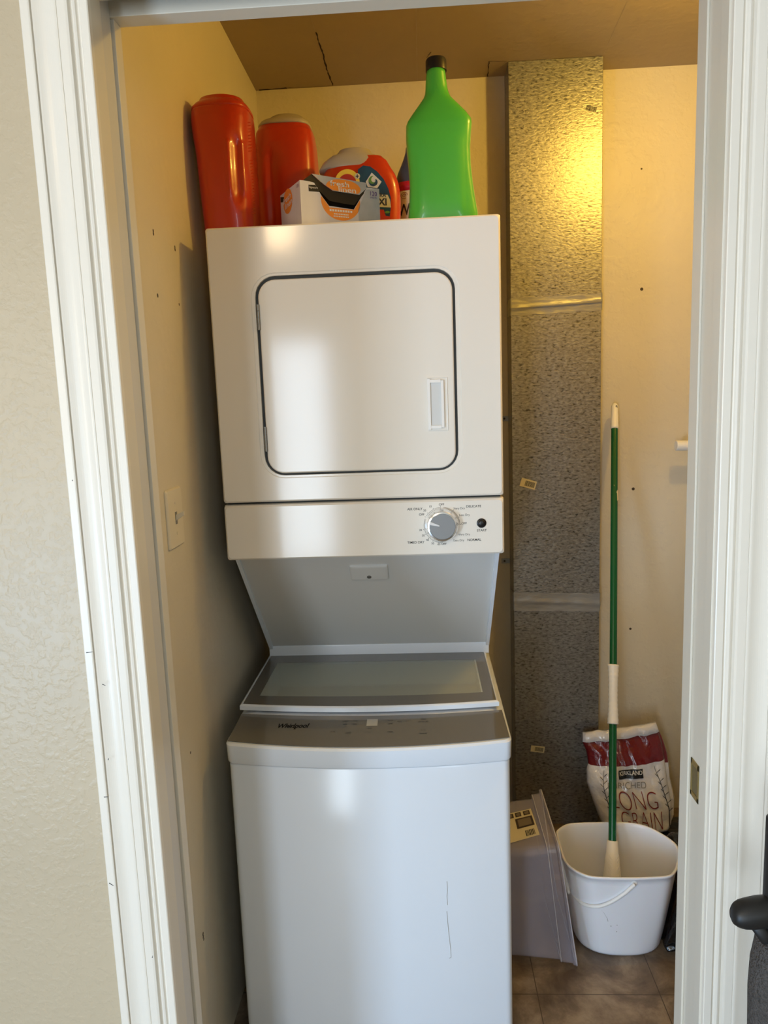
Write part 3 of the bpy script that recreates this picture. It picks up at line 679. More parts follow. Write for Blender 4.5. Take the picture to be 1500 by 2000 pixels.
b = body([(TOP + 0.2696, cx - .006, .0620, cy, .064, 3.0), (TOP + 0.2720, cx - .006, .0640, cy, .066, 3.0), (TOP + 0.2775, cx - .006, .0630, cy, .064, 3.0), (TOP + 0.2849, cx - .006, .0580, cy, .058, 2.8), (TOP + 0.2905, cx - .006, .0510, cy, .050, 2.5), (TOP + 0.2918, cx - .006, .0500, cy, .049, 2.4), (TOP + 0.2979, cx - .006, .0480, cy, .047, 2.4), (TOP + 0.3006, cx - .006, .0430, cy, .042, 2.2)])
o = obj('lid', b, M['orange_red'], t1, smooth=True)
b = bmesh.new()
for k in range(30):
    z = TOP + 0.0509 + k * .0065
    if 17 < k < 20: continue
    x = cx + .0565; y = cy - .030
    merge(b, tube([(x - .003, y - .011, z), (x + .0025, y + .004, z + .006)], .0011, 5))
obj('embossing', b, M['orange_red'], t1)

# second orange red tub with a beige lid, further back
cx2, cy2 = -.3225, 1.98
t2 = thing('detergent_tub', (cx2, cy2, TOP), 'orange-red plastic tub with a beige grey lid, second from left on the dryer', 'detergent tub', 'orange-red detergent tubs')
keys = [(TOP, cx2, .065, cy2, .055, 3.6), (TOP + .006, cx2, .073, cy2, .062, 3.6), (TOP + .10, cx2, .0775, cy2, .070, 3.6), (TOP + .20, cx2, .0785, cy2, .074, 3.6), (TOP + .285, cx2, .0765, cy2, .070, 3.8), (TOP + .318, cx2, .0725, cy2, .064, 3.6), (TOP + .334, cx2, .0660, cy2, .056, 3.2)]
def recess2(v):
    if v.co.y < cy2:
        u = (v.co.x - (cx2 - .030)) / .014; w = (v.co.z - (TOP + .17)) / .08
        d = max(0, abs(w) - .8) * 2.5; v.co.y += .008 * math.exp(-(u * u + d * d))
obj('tub_body', body(interp(keys, 10), n=96, fn=recess2), M['orange_red'], t2, smooth=True)
b = body([(TOP + .333, cx2, .0665, cy2, .058, 3.0), (TOP + .337, cx2, .0680, cy2, .059, 3.0), (TOP + .347, cx2 + .001, .0620, cy2, .053, 2.8), (TOP + .354, cx2 + .004, .0470, cy2, .040, 2.4), (TOP + .360, cx2 + .005, .0430, cy2, .036, 2.2), (TOP + .3635, cx2 + .005, .036, cy2, .031, 2.2)])
obj('lid', b, M['silver_cap'], t2, smooth=True)

# round pods tub with its printed label
cx3, cy3 = -.1310, 1.887
t3 = thing('detergent_tub', (cx3, cy3, TOP), 'low rounded orange-red tub with a silver lid and navy label, behind the dryer sheet box', 'detergent tub', 'orange-red detergent tubs')
arch = [(.0, .080), (.004, .088), (.03, .094), (.087, .0990), (.13, .1005), (.16, .0970), (.182, .089), (.200, .078), (.214, .066), (.223, .056)]
keys = [(TOP + z, cx3 + (.004 if z > .2 else 0), hx, cy3, .042 + (.004 if z > .01 else 0) - (.012 * max(0, (z - .16) / .063) ** 2), 3.6) for z, hx in arch]
obj('tub_body', body(interp(keys, 5), n=96), M['orange_red'], t3, smooth=True)
b = body([(TOP + .196, cx3 - .018, .0790, cy3, .040, 3.0), (TOP + .200, cx3 - .018, .0790, cy3, .0415, 3.0), (TOP + .216, cx3 - .016, .0700, cy3, .040, 2.8), (TOP + .229, cx3 - .012, .0560, cy3, .036, 2.5), (TOP + .233, cx3 - .010, .0430, cy3, .032, 2.3), (TOP + .238, cx3 - .009, .0420, cy3, .031, 2.2), (TOP + .2395, cx3 - .009, .0390, cy3, .029, 2.2), (TOP + .243, cx3 - .009, .0380, cy3, .028, 2.2), (TOP + .2445, cx3 - .009, .034, cy3, .026, 2.2)])
obj('lid', b, M['silver_cap'], t3, smooth=True)
yl = cy3 - .0468
def flat(pts, y, th=.0006): return loft(bmesh.new(), [[(x, y, z) for x, z in pts], [(x, y - th, z) for x, z in pts]])
def ell(cx, cz, rx, rz, a0=0, a1=360, n=40): return [(cx + rx * math.cos(math.radians(a0 + (a1 - a0) * k / n)), cz + rz * math.sin(math.radians(a0 + (a1 - a0) * k / n))) for k in range(n if a1 - a0 >= 360 else n + 1)]
K = yl / 1.76
def q(x, z): return (x * K, 1.4485 + (z - 1.4485) * K)   # measured on a plane at 1.76, moved to this depth
nav = [q(-.126, 1.968), q(-.124, 1.985), q(-.112, 1.993), q(-.096, 1.990), q(-.080, 1.978), q(-.066, 1.961), q(-.056, 1.940), q(-.051, 1.920), q(-.052, 1.895), q(-.056, 1.870), q(-.068, 1.845), q(-.10, 1.840), q(-.12, 1.88)]
lb = obj('front_label', flat(nav, yl), M['label_navy'], t3)
obj('yellow_ring', flat(ell(*q(-.150, 1.958), .030, .030), yl - .0004), M['label_yellow'], lb)
obj('red_roundel', flat(ell(*q(-.150, 1.955), .022, .022), yl - .0012), M['label_red'], lb)
obj('plus_disc', flat(ell(*q(-.126, 1.970), .0065, .0065), yl - .0012), M['label_cream'], lb)
b = bmesh.new(); pcx, pcz = q(-.126, 1.970)
merge(b, flat([(pcx - .0042, pcz - .0009), (pcx + .0042, pcz - .0009), (pcx + .0042, pcz + .0009), (pcx - .0042, pcz + .0009)], yl - .002)); merge(b, flat([(pcx - .0009, pcz - .0042), (pcx + .0009, pcz - .0042), (pcx + .0009, pcz + .0042), (pcx - .0009, pcz + .0042)], yl - .002))
obj('plus_sign', b, M['ink'], lb)
pc_ = q(-.089, 1.958)
sq = [(pc_[0] - .004, pc_[1] + .019), (pc_[0] + .019, pc_[1] - .003), (pc_[0] + .008, pc_[1] - .017), (pc_[0] - .015, pc_[1] - .013), (pc_[0] - .019, pc_[1] - .001)]
obj('pod_picture', flat(sq, yl - .0012), M['label_white'], lb)
def swirl(r, a0, a1, w0, w1, mm, d):
    N = 18; o1_, i1_ = [], []
    for k in range(N + 1):
        t = k / N; a = math.radians(a0 + (a1 - a0) * t); rr = r * (1 - .55 * t); w = w0 * math.sin(math.pi * t) + w1
        o1_.append((pc_[0] + (rr + w) * math.cos(a), pc_[1] + (rr + w) * math.sin(a))); i1_.append((pc_[0] + (rr - w) * math.cos(a), pc_[1] + (rr - w) * math.sin(a)))
    bm = bmesh.new(); V = [[bm.verts.new((x, yl - d, z)) for x, z in s] for s in (o1_, i1_)]
    for k in range(N): bm.faces.new((V[0][k], V[0][k + 1], V[1][k + 1], V[1][k]))
    return bm
obj('pod_swirl', swirl(.011, 90, 330, .0035, .0004, None, .0024), M['leaf'], lb)
obj('pod_swirl', swirl(.012, 190, 400, .0030, .0004, None, .0026), M['label_navy'], lb)
b0 = [q(-.112, 1.931), q(-.058, 1.926), q(-.053, 1.915), q(-.051, 1.898), q(-.112, 1.903)]
obj('cream_banner', flat(b0, yl - .0012), M['label_cream'], lb)
b = bmesh.new(); c0 = q(-.080, 1.926); c1 = q(-.079, 1.911)
letters(b, 'ULTRA', .0125, lambda u, v: (c0[0] + u, yl - .0022, c0[1] + v - u * .08), bold=.02); letters(b, 'OXI', .0225, lambda u, v: (c1[0] + .001 + u, yl - .0022, c1[1] + v - u * .08), bold=.03, sx=.95)
obj('label_lettering', b, M['ink'], lb)
obj('orange_patch', flat([q(-.112, 1.897), q(-.068, 1.894), q(-.064, 1.880), q(-.054, 1.878), q(-.058, 1.866), q(-.066, 1.845), q(-.112, 1.843)], yl - .0014), M['orange_red'], lb)
obj('leaf_mark', flat(ell(*q(-.060, 1.888), .006, .003), yl - .0016), M['leaf'], lb)

# open dryer sheet carton, turned thirty degrees
A0 = Vector((-.240, 1.625)); ca, sa = math.cos(math.radians(30)), math.sin(math.radians(30)); u2, v2 = Vector((ca, sa)), Vector((-sa, ca))
def K3(s, t, z): p = A0 + u2 * s + v2 * t; return (p.x, p.y, z)      # s along the front, t back, z height
CW, CD, CZ = .190, .125, 1.929
sb_ = thing('dryer_sheet_box', K3(CW / 2, CD / 2, TOP), 'torn open white dryer sheet carton with orange circles on the dryer front edge', 'box')
notch = [(.0069, CZ), (.022, 1.9285), (.033, 1.9266), (.0488, 1.9017), (.0652, 1.8822), (.1092, 1.8801), (.1249, 1.8795), (.1577, 1.9263), (.158, CZ)]
front = [(0, TOP), (0, CZ)] + notch + [(CW, CZ), (CW, TOP)]
obj('front_panel', loft(bmesh.new(), [[K3(s, t, z) for s, z in front] for t in (0, .0008)]), M['card'], sb_)
bm = bmesh.new()
def slab(bm, pts, off): return loft(bm, [[K3(*p) for p in pts], [K3(p[0] + off[0], p[1] + off[1], p[2] + off[2]) for p in pts]])
slab(bm, [(0, .0008, TOP), (0, CD, TOP), (0, CD, CZ), (0, .0008, CZ)], (.0008, 0, 0)); slab(bm, [(CW, .0008, TOP), (CW, CD, TOP), (CW, CD, CZ), (CW, .0008, CZ)], (-.0008, 0, 0))
slab(bm, [(0, CD, TOP), (CW, CD, TOP), (CW, CD, CZ), (0, CD, CZ)], (0, -.0008, 0)); slab(bm, [(0, 0, TOP), (CW, 0, TOP), (CW, CD, TOP), (0, CD, TOP)], (0, 0, .0008))
slab(bm, [(0, .075, CZ), (CW, .075, CZ), (CW, CD, CZ), (0, CD, CZ)], (0, 0, -.0008)); slab(bm, [(.160, 0.0008, CZ), (CW, .0008, CZ), (CW, .075, CZ), (.160, .075, CZ)], (0, 0, -.0008))
obj('carton_sides', bm, M['card'], sb_)
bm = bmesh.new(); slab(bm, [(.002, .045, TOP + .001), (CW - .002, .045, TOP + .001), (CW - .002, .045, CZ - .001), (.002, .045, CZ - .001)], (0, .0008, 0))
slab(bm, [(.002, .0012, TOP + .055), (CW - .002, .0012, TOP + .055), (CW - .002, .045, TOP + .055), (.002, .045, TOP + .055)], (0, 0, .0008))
obj('inside_shade', bm, M['card_black'], sb_)  # black sheets paint the shade inside the carton
bm = bmesh.new(); fl = [(.0287, 1.945), (.1582, 1.939), (.1577, 1.9263), (.1388, 1.9109), (.0755, 1.9137), (.0555, 1.9251)]
loft(bm, [[K3(s, -.003 + (z - 1.911) * .12, z) for s, z in fl], [K3(s, -.0022 + (z - 1.911) * .12, z) for s, z in fl]])
flap = obj('torn_flap', bm, M['card_grey'], sb_)
bm = bmesh.new(); loft(bm, [[K3(s, -.0006 + (z - 1.911) * .10, z) for s, z in [(.0069, 1.929), (.0287, 1.945), (.0555, 1.9251), (.0755, 1.9137), (.1388, 1.9109), (.1577, 1.9263), (.150, 1.914), (.1249, 1.888), (.100, 1.889), (.066, 1.892), (.040, 1.915), (.03, 1.928)]], [K3(s, .0002 + (z - 1.911) * .10, z) for s, z in [(.0069, 1.929), (.0287, 1.945), (.0555, 1.9251), (.0755, 1.9137), (.1388, 1.9109), (.1577, 1.9263), (.150, 1.914), (.1249, 1.888), (.100, 1.889), (.066, 1.892), (.040, 1.915), (.03, 1.928)]]])
obj('opening_shade', bm, M['card_black'], sb_)  # black plate paints the dark of the torn opening below the flap
def FP(s, z, d=0.0): return K3(s, -.0034 + (z - 1.911) * .12 - d, z)
def eshape(cs, cz, rs, rz, f, n=40, clip=None, d=0.0):
    bm = bmesh.new(); P = []
    for k in range(n):
        s, z = cs + rs * math.cos(2 * math.pi * k / n), cz + rz * math.sin(2 * math.pi * k / n)
        if clip: s, z = clip(s, z)
        P.append(bm.verts.new(f(s, z, d)))
    bm.faces.new(P); return bm
def in_flap(s, z):
    lo = max(1.9143, 1.9143 + (0.0755 - s) * .55) if s < .0755 else 1.9137 - (s - .0755) * .04 + .001
    hi = 1.9445 - (s - .0287) * .046 - .0015
    return s, min(max(z, lo), hi)
obj('orange_oval', eshape(.101, 1.9225, .0415, .0180, FP, clip=in_flap), M['label_orange'], flap)
bm = bmesh.new()
letters(bm, 'fresh', .0160, lambda a, c: FP(.0925 + a, 1.9292 + c, .0006), bold=.012, sx=1.45); letters(bm, 'linen', .0160, lambda a, c: FP(.1095 + a, 1.9180 + c, .0006), bold=.012, sx=1.45)
obj('flap_lettering', bm, M['label_white'], flap)
def FF(s, z, d=0.0): return K3(s, -.0004 - d, z)
bm = bmesh.new()
fp = bpy.data.objects['front_panel']
def below(s, z):
    top_ = 1.8800 if .064 < s < .125 else (1.8822 + (.0652 - s) * 1.18 if s <= .064 else 1.8795 + (s - .1249) * 1.42)
    return s, min(z, top_ - .0012)
obj('orange_circle', eshape(.094, 1.894, .047, .0405, FF, clip=below, n=60), M['label_orange'], fp)
bm = bmesh.new()
for s0, z0, w_, h_ in ((.094, 1.8735, .056, .0022), (.094, 1.8665, .036, .0013), (.094, 1.8615, .038, .0013)):
    k_ = 9
    for n_ in range(k_):
        a0 = s0 - w_ / 2 + w_ * n_ / k_; bm.faces.new([bm.verts.new(FF(*p, .0006)) for p in ((a0, z0 - h_), (a0 + w_ / k_ * .72, z0 - h_), (a0 + w_ / k_ * .72, z0 + h_), (a0, z0 + h_))])
obj('fine_print', bm, M['label_white'], fp)
bm = bmesh.new(); bm.faces.new([bm.verts.new(FF(*p)) for p in ((.136, 1.882), (.157, 1.9240), (.1895, 1.9285), (.1895, 1.824), (.136, 1.824))])
obj('grey_picture', bm, M['card_grey'], fp)
bm = letters(bmesh.new(), '120', .0130, lambda a, c: FF(.1740 + a, 1.9165 + c, .0006), bold=.01); letters(bm, 'SHEETS', .0052, lambda a, c: FF(.1740 + a, 1.9085 + c, .0006))
obj('count_lettering', bm, M['purple'], fp)
bm = bmesh.new(); bm.faces.new([bm.verts.new(FF(*p)) for p in ((.0195, 1.908), (.0195, 1.9215), (.0350, 1.9225), (.0440, 1.9088))]); tg = obj('black_tag', bm, M['card_black'], fp)
obj('tag_lettering', letters(bmesh.new(), 'Signature', .0055, lambda a, c: FF(.0305 + a, 1.9165 + c, .0008)), M['label_white'], fp)
# printed end of the carton
def FE(t, z, d=0.0): return K3(-.0004 - d, t, z)
en = bpy.data.objects['carton_sides']
obj('orange_oval', eshape(.077, 1.905, .029, .026, FE), M['label_orange'], en)
bm = letters(bmesh.new(), 'fresh', .0170, lambda a, c: FE(.080 - a, 1.911 + c + a * .10, .0006), bold=.012, sx=1.5); letters(bm, 'linen', .0170, lambda a, c: FE(.072 - a, 1.898 + c + a * .10, .0006), bold=.012, sx=1.5)
obj('end_lettering', bm, M['label_white'], en)
bm = bmesh.new(); bm.faces.new([bm.verts.new(FE(*p)) for p in ((.100, 1.909), (.100, 1.9200), (.123, 1.9255), (.123, 1.914))]); obj('black_tag', bm, M['card_black'], en)
obj('count_lettering', letters(bmesh.new(), '120', .009, lambda a, c: FE(.013 - a, 1.920 + c, .0006)), M['purple'], en)

# green jug bottle with a black cap
gx, gy = .060, 1.68
t4 = thing('jug_bottle', (gx, gy, TOP), 'bright green plastic bottle with a black cap, rightmost on the dryer', 'bottle')
sil = [(1.8225, -.004, .134), (1.826, -.011, .139), (1.850, -.0115, .1400), (1.880, -.0085, .1350), (1.915, -.0065, .1300), (1.950, -.0075, .1265), (1.985, -.0100, .1255), (2.012, -.0115, .1275), (2.036, -.0105, .1300), (2.045, -.0070, .1290), (2.060, .0030, .1190), (2.080, .0180, .1010), (2.094, .0280, .0880), (2.103, .0320, .0838), (2.115, .0335, .0805), (2.135, .0350, .0780), (2.150, .0370, .0765)]
def jug_hy(z):
    return .046 if z < 2.03 else (.046 - .024 * min(1, (z - 2.03) / .075))
rows = []
for i, (z, a, c) in enumerate(sil):
    e = 5.0 if z < 2.03 else (5.0 - 2.9 * min(1, (z - 2.03) / .08))
    rows.append((z, (a + c) / 2, (c - a) / 2, gy, jug_hy(z) if z > 1.824 else .042, e))
def panel(v):
    if v.co.y < gy - .03 and 1.835 < v.co.z < 2.03:
        xx = (v.co.x - .060) / .052
        f = max(0, 1 - abs(xx) ** 6) * max(0, 1 - abs((v.co.z - 1.925) / .085) ** 8)
        v.co.y -= .0035 * f
dense = []
for r0, r1 in zip(rows, rows[1:]):
    nseg = max(1, int((r1[0] - r0[0]) / .006))
    for k in range(nseg): t = k / nseg; dense.append(tuple(a + (c - a) * t for a, c in zip(r0, r1)))
dense.append(rows[-1])
obj('bottle_body', body(dense, n=96, fn=panel), M['green'], t4, smooth=True)
b = body([(2.149, .0575, .0215, gy, .0215, 2), (2.1495, .0575, .0225, gy, .0225, 2), (2.170, .0575, .0222, gy, .0222, 2), (2.1735, .0575, .0205, gy, .0205, 2)], n=40)
cap = obj('cap', b, M['black'], t4, smooth=True); cap.modifiers.new('e', 'EDGE_SPLIT')

# slate blue bottle with red neck, mostly behind the green one
bx, by = .040, 1.992
t5 = thing('detergent_bottle', (bx, by, TOP), 'slate blue bottle with red cap and white label, mostly hidden behind the green bottle', 'bottle')
keys = [(TOP, bx, .075, by, .040, 3), (TOP + 0.0066, bx, .083, by, .045, 3), (TOP + 0.1107, bx, .085, by, .048, 3), (TOP + 0.1771, bx, .084, by, .048, 3), (TOP + 0.2103, bx, .079, by, .045, 2.8), (TOP + 0.2380, bx + .001, .068, by, .041, 2.6), (TOP + 0.2613, bx + .001, .0590, by, .037, 2.5), (TOP + 0.2767, bx + .002, .0570, by, .035, 2.4), (TOP + 0.2834, bx + .002, .0540, by, .033, 2.4)]
obj('bottle_body', body(interp(keys, 6), n=64), M['blue'], t5, smooth=True)
obj('cap', body([(TOP + 0.2812, bx + .002, .0545, by, .034, 2.2), (TOP + 0.2834, bx + .002, .055, by, .035, 2.2), (TOP + 0.3232, bx + .002, .054, by, .034, 2.2), (TOP + 0.3277, bx + .002, .050, by, .031, 2.2)]), M['red'], t5, smooth=True)
lb5 = obj('front_label', body([(TOP + 0.0221, bx, .0850, by, .0485, 3), (TOP + 0.1218, bx, .0861, by, .0492, 3), (TOP + 0.1683, bx, .0856, by, .0493, 3), (TOP + 0.1688, bx, .080, by, .045, 3)]), M['label_white'], t5, smooth=True)
obj('crimson_band', body([(TOP + 0.1638, bx, .0862, by, .0497, 3), (TOP + 0.1860, bx, .0850, by, .0497, 3), (TOP + 0.1865, bx, .080, by, .045, 3)]), M['label_pink'], lb5, smooth=True)
bm = bmesh.new()
def FB(x, z): 
    t = min(1, abs((x - bx) / .086)); return (x, by - .0500 * (1 - t ** 3) ** (1 / 3) - .0008, z)
letters(bm, 'W', .040, lambda a, c: FB(-.024 + a, 1.938 + c), bold=.012, sx=.75)
obj('label_lettering', bm, M['ink'], lb5)
bm = bmesh.new()
for r in (.0042, .0085): merge(bm, tube([FB(-.022 + r * math.cos(a_ * .35), 1.974 + r * .9 * math.sin(a_ * .35)) for a_ in range(16)], .0006, 5))
obj('swirl_mark', bm, M['maroon_ink'], lb5)

# ------------------------------------------------------------------ mop
mp0, mp1 = Vector((.628, 2.392, 1.4265)), Vector((.4775, 1.795, .045))
def axis_at(px_top, t): return mp0.lerp(mp1, t)
mo = thing('mop', (mp1.x, mp1.y, .02), 'green handled twist mop with white grips standing in the white bucket', 'mop')
def at_z(z): t = (mp0.z - z) / (mp0.z - mp1.z); return mp0.lerp(mp1, t)
zg = dict(cap0=1.4265, cap1=1.350, g0=.672, g1=.520, c0=.228)
obj('handle', tube([at_z(1.36), at_z(.22)], .0105, 24), M['mop_green'], mo, smooth=True).modifiers.new('e', 'EDGE_SPLIT')
obj('handle_end', tube([at_z(1.346), at_z(1.352), at_z(1.40), at_z(1.418), at_z(1.4265)], [.0120, .0122, .0112, .0108, .0050], 24), M['white_plastic'], mo, smooth=True, label='white plastic handle end')
c = at_z(1.414); obj('hang_hole', loft(bmesh.new(), [[(c.x + .003 + .0032 * math.cos(t * .3927), c.y - d, c.z + .0070 * math.sin(t * .3927)) for t in range(16)] for d in (.0095, .0112)]), M['ink_light'], mo)
gr = []
for k in range(41):
    t = k / 40; z = zg['g0'] + (zg['g1'] - zg['g0']) * t; gr.append((at_z(z), .0128 + .0032 * (2 * t - 1) ** 2 + .0007 * math.sin(k * 1.9)))
gr = [(at_z(zg['g0'] + .001), .0100)] + gr + [(at_z(zg['g1'] - .001), .0100)]
obj('grip', tube([p for p, r in gr], [r for p, r in gr], 24), M['white_plastic'], mo, smooth=True, label='ribbed white plastic grip')
cup = [(.236, .0115), (.2355, .0145), (.205, .0165), (.204, .0175), (.17, .0215), (.13, .0255), (.10, .0265), (.07, .0255), (.045, .022)]
obj('mop_socket', tube([at_z(z) for z, r in cup], [r for z, r in cup], 32), M['white_plastic'], mo, smooth=True, label='white tapering socket')
b = bmesh.new()
ax = (mp0 - mp1).normalized()
for k in range(14):
    z = .195 - k * .009; p = at_z(z); r = .0170 + (.195 - z) * .085
    for s in (-1, 1):
        Q = [Vector((p.x + s * r * math.sin(a_), p.y - r * math.cos(a_) - .0004, p.z + a_ * .020)) for a_ in (0, .3, .6, .9)]
        merge(b, tube(Q, .0007, 5))
obj('chevron_ribs', b, M['white_plastic'], mo)
b = bmesh.new()
for k in range(26):
    a_ = 2 * math.pi * k / 26 + random.uniform(-.1, .1); r = random.uniform(.035, .060)
    merge(b, tube([mp1 + Vector((.018 * math.cos(a_), .018 * math.sin(a_), .03)), mp1 + Vector((r * .8 * math.cos(a_), r * .8 * math.sin(a_), .004)), (mp1.x + r * math.cos(a_), mp1.y + r * math.sin(a_), .0125)], .0045, 8))
obj('mop_strands', b, mat('beige mop cotton', (0.45, 0.38, 0.27), 0.9), mo)
c = at_z(1.155)
b = bmesh.new(); r = .0109
V = []
for a_, zo in ((-10, .022), (55, .022), (75, .004), (60, -.022), (20, -.026), (30, -.004)):
    V.append((c.x + r * math.sin(math.radians(a_)), c.y - r * math.cos(math.radians(a_)) - zo * .0 + (zo) * .43, c.z + zo))
bm = bmesh.new(); vs = [bm.verts.new((x, y - .0006, z)) for x, y, z in V]; bm.faces.new(vs[:]); obj('torn_sticker', bm, M['label_cream'], mo)

# ------------------------------------------------------------------ white bucket
rim = [(.355, 1.905), (.388, 1.934), (.430, 1.940), (.463, 1.941), (.52, 1.942), (.574, 1.936), (.605, 1.920), (.628, 1.893), (.645, 1.865), (.655, 1.837), (.653, 1.810), (.646, 1.785), (.627, 1.745), (.612, 1.722), (.592, 1.706), (.55, 1.701), (.506, 1.699), (.45, 1.700), (.403, 1.704), (.380, 1.717), (.364, 1.734), (.350, 1.762), (.347, 1.80), (.348, 1.85), (.350, 1.885)][::-1]
def resample(P, n):
    Q = []; m = len(P)
    for i in range(m):
        a, b_, c, d = (Vector(P[(i + k) % m]) for k in (-1, 0, 1, 2))
        for s in range(6):
            t = s / 6; Q.append(.5 * ((2 * b_) + (-a + c) * t + (2 * a - 5 * b_ + 4 * c - d) * t * t + (-a + 3 * b_ - 3 * c + d) * t ** 3))
    L_ = [0]
    for i in range(len(Q)): L_.append(L_[-1] + (Q[(i + 1) % len(Q)] - Q[i]).length)
    out = []; j = 0
    for k in range(n):
        s = L_[-1] * k / n
        while L_[j + 1] < s: j += 1
        f = (s - L_[j]) / (L_[j + 1] - L_[j]); out.append(Q[j % len(Q)].lerp(Q[(j + 1) % len(Q)], f))
    return out
RM = resample(rim, 96); bc = Vector((.4945, 1.825))
def bucket_loop(z, ins=0.0):
    t = z / .25
    out = []
    for p in RM:
        d = p - bc; ang = math.atan2(d.y, d.x)
        bot = Vector((.112 * math.copysign(abs(math.cos(ang)) ** .8, math.cos(ang)), .092 * math.copysign(abs(math.sin(ang)) ** .8, math.sin(ang))))
        w = t ** .85
        qv = bot.lerp(d, w); qv = qv - qv.normalized() * ins
        out.append((bc.x + qv.x, bc.y + qv.y, z))
    return out
bk = thing('bucket', (bc.x, bc.y, 0), 'white plastic mop bucket on the tile floor to the right of the washer', 'bucket')
L = [bucket_loop(.004, .012), bucket_loop(.0005, .008), bucket_loop(.002, .002), bucket_loop(.008)] + [bucket_loop(.02 + .222 * k / 12) for k in range(13)]
L += [bucket_loop(.2435, -.0035), bucket_loop(.2485, -.0040), bucket_loop(.2505, -.002), bucket_loop(.2505, .001), bucket_loop(.248, .0028)] + [bucket_loop(.24 - .23 * k / 10, .0035) for k in range(11)]
L[0] = bucket_loop(.0005, .012)
obj('bucket_body', loft(bmesh.new(), L), M['bucket'], bk, smooth=True)
hp = []
for x, z in ((.507, .233), (.497, .222), (.481, .204), (.449, .177), (.417, .161), (.384, .154), (.36, .156)):
    lp = bucket_loop(z); yy = min((p for p in lp if p[1] < bc.y), key=lambda p: abs(p[0] - x))[1]; hp.append((x, yy - .005, z))
hp += [(.357, 1.765, .162), (.354, 1.80, .185), (.351, 1.83, .215)]
hs = []
for i in range(len(hp) - 1):
    a_, b_, c_, d_ = (Vector(hp[max(0, min(len(hp) - 1, i + k))]) for k in (-1, 0, 1, 2))
    for k in range(6): t = k / 6; hs.append(.5 * ((2 * b_) + (-a_ + c_) * t + (2 * a_ - 5 * b_ + 4 * c_ - d_) * t * t + (-a_ + 3 * b_ - 3 * c_ + d_) * t ** 3))
b = tube(hs, .0046, 10)
obj('bucket_handle', b, M['white_plastic'], bk, smooth=True)
obj('handle_pivot', disc((.507, 1.706, .233), .0068, 'y', .0065, 20), M['white_plastic'], bk)
b = bmesh.new()
for x, z in ((.470, .082), (.470, .103), (.455, .099)): 
    yy = min((p for p in bucket_loop(z) if p[1] < bc.y), key=lambda p: abs(p[0] - x))[1]; merge(b, disc((x, yy + .0002, z), .0011, 'y', .0006, 8))
sc = []
for x, z in ((.428, .148), (.436, .139), (.444, .124), (.447, .113)):
    yy = min((p for p in bucket_loop(z) if p[1] < bc.y), key=lambda p: abs(p[0] - x))[1]; sc.append((x, yy - .0001, z))
merge(b, tube(sc, .0005, 5)); obj('scuff_mark', b, M['ink_light'], bk)

# ------------------------------------------------------------------ milky storage bin stood on its end
def BN(f, y, z):
    """f: 0 at the base side (left) .. 1 at the open mouth; y, z as on the mouth"""
    ym, zm = 1.830, .165
    k = .93 + .07 * f
    x = .192 + (f * .145) - (z - .165) * .135 * f
    return (x, ym + (y - ym) * k, zm + (z - zm) * k - (1 - k) * 0)
def bin_loop(f, grow=0.0):
    y0_, y1_, z0_, z1_ = 1.700 - grow, 1.955 + grow, .003 - grow * .0, .330 + grow; r = .022
    out = []
    for cy_, cz_, a0 in ((y1_ - r, z1_ - r, 0), (y0_ + r, z1_ - r, 90), (y0_ + r, z0_ + r, 180), (y1_ - r, z0_ + r, 270)):
        for k in range(6): a_ = math.radians(a0 + 18 * k); out.append(BN(f, cy_ + r * math.cos(a_), cz_ + r * math.sin(a_)))
    return out
def inset_loop(f, d): return bin_loop(f, -d)
bn = thing('storage_bin', (.27, 1.84, 0), 'milky translucent plastic storage bin stood on end between washer and bucket', 'storage bin')
L = [bin_loop(0), bin_loop(.25), bin_loop(.5), bin_loop(.80), bin_loop(.80, .008), bin_loop(.97, .009), bin_loop(.985, .016), bin_loop(1.03, .016)]
L += [bin_loop(1.03, .0145), bin_loop(.99, .0145), bin_loop(.97, .0075), bin_loop(.82, .0065), bin_loop(.80, -.0015), bin_loop(.5, -.0015), bin_loop(.02, -.0015)]
bm = loft(bmesh.new(), L)
zmin = min(v.co.z for v in bm.verts)
for v in bm.verts: v.co.z = max(v.co.z, .0008)
bo_ = obj('bin_body', bm, M['bin'], bn, bevel=0)
M['bin_edge'] = mat('milky rim highlight', (0.72, 0.70, 0.76), 0.25, alpha=0.75)
for f_, g_, r_ in ((1.03, .0152, .0016), (.80, .0075, .0011)):
    lp = bin_loop(f_, g_); lp = [(x, y, max(z, .0028)) for x, y, z in lp]; obj('rim_highlight', tube(lp + [lp[0]], r_, 6), M['bin_edge'], bn, smooth=True)  # paler tubes paint highlights along the mouth edge and the flange step
b = bmesh.new()
def on_top(x, y): return (x, y, .3335 - (x - .2) * .0)
zt2 = max(p[2] for p in bin_loop(.3)) + .0012
lab = [(.196, 1.752), (.276, 1.772), (.272, 1.892), (.196, 1.880)]
lab = [(.196, 1.735, 0), (.281, 1.762, 0), (.277, 1.885, 0), (.196, 1.866, 0)]
def LP(s, t, d=0.0):  # label coordinates 0..1
    a_ = Vector(lab[0]).lerp(Vector(lab[1]), s); c_ = Vector(lab[3]).lerp(Vector(lab[2]), s); p = a_.lerp(c_, t); return (p.x, p.y, ztop(p.x) + d)
def ztop(x): f = (x - .192) / .123; return .165 + (.330 - .165) * (.93 + .07 * f) + .0012
def lquad(bm, s0, s1, t0, t1, d): bm.faces.new([bm.verts.new(LP(*q_, d)) for q_ in ((s0, t0), (s1, t0), (s1, t1), (s0, t1))]); return bm
lbl = obj('product_label', loft(bmesh.new(), [[LP(s, t, d) for s, t in ((0, 0), (1, 0), (1, 1), (0, 1))] for d in (0, .0005)]), M['label_cream'], bn)
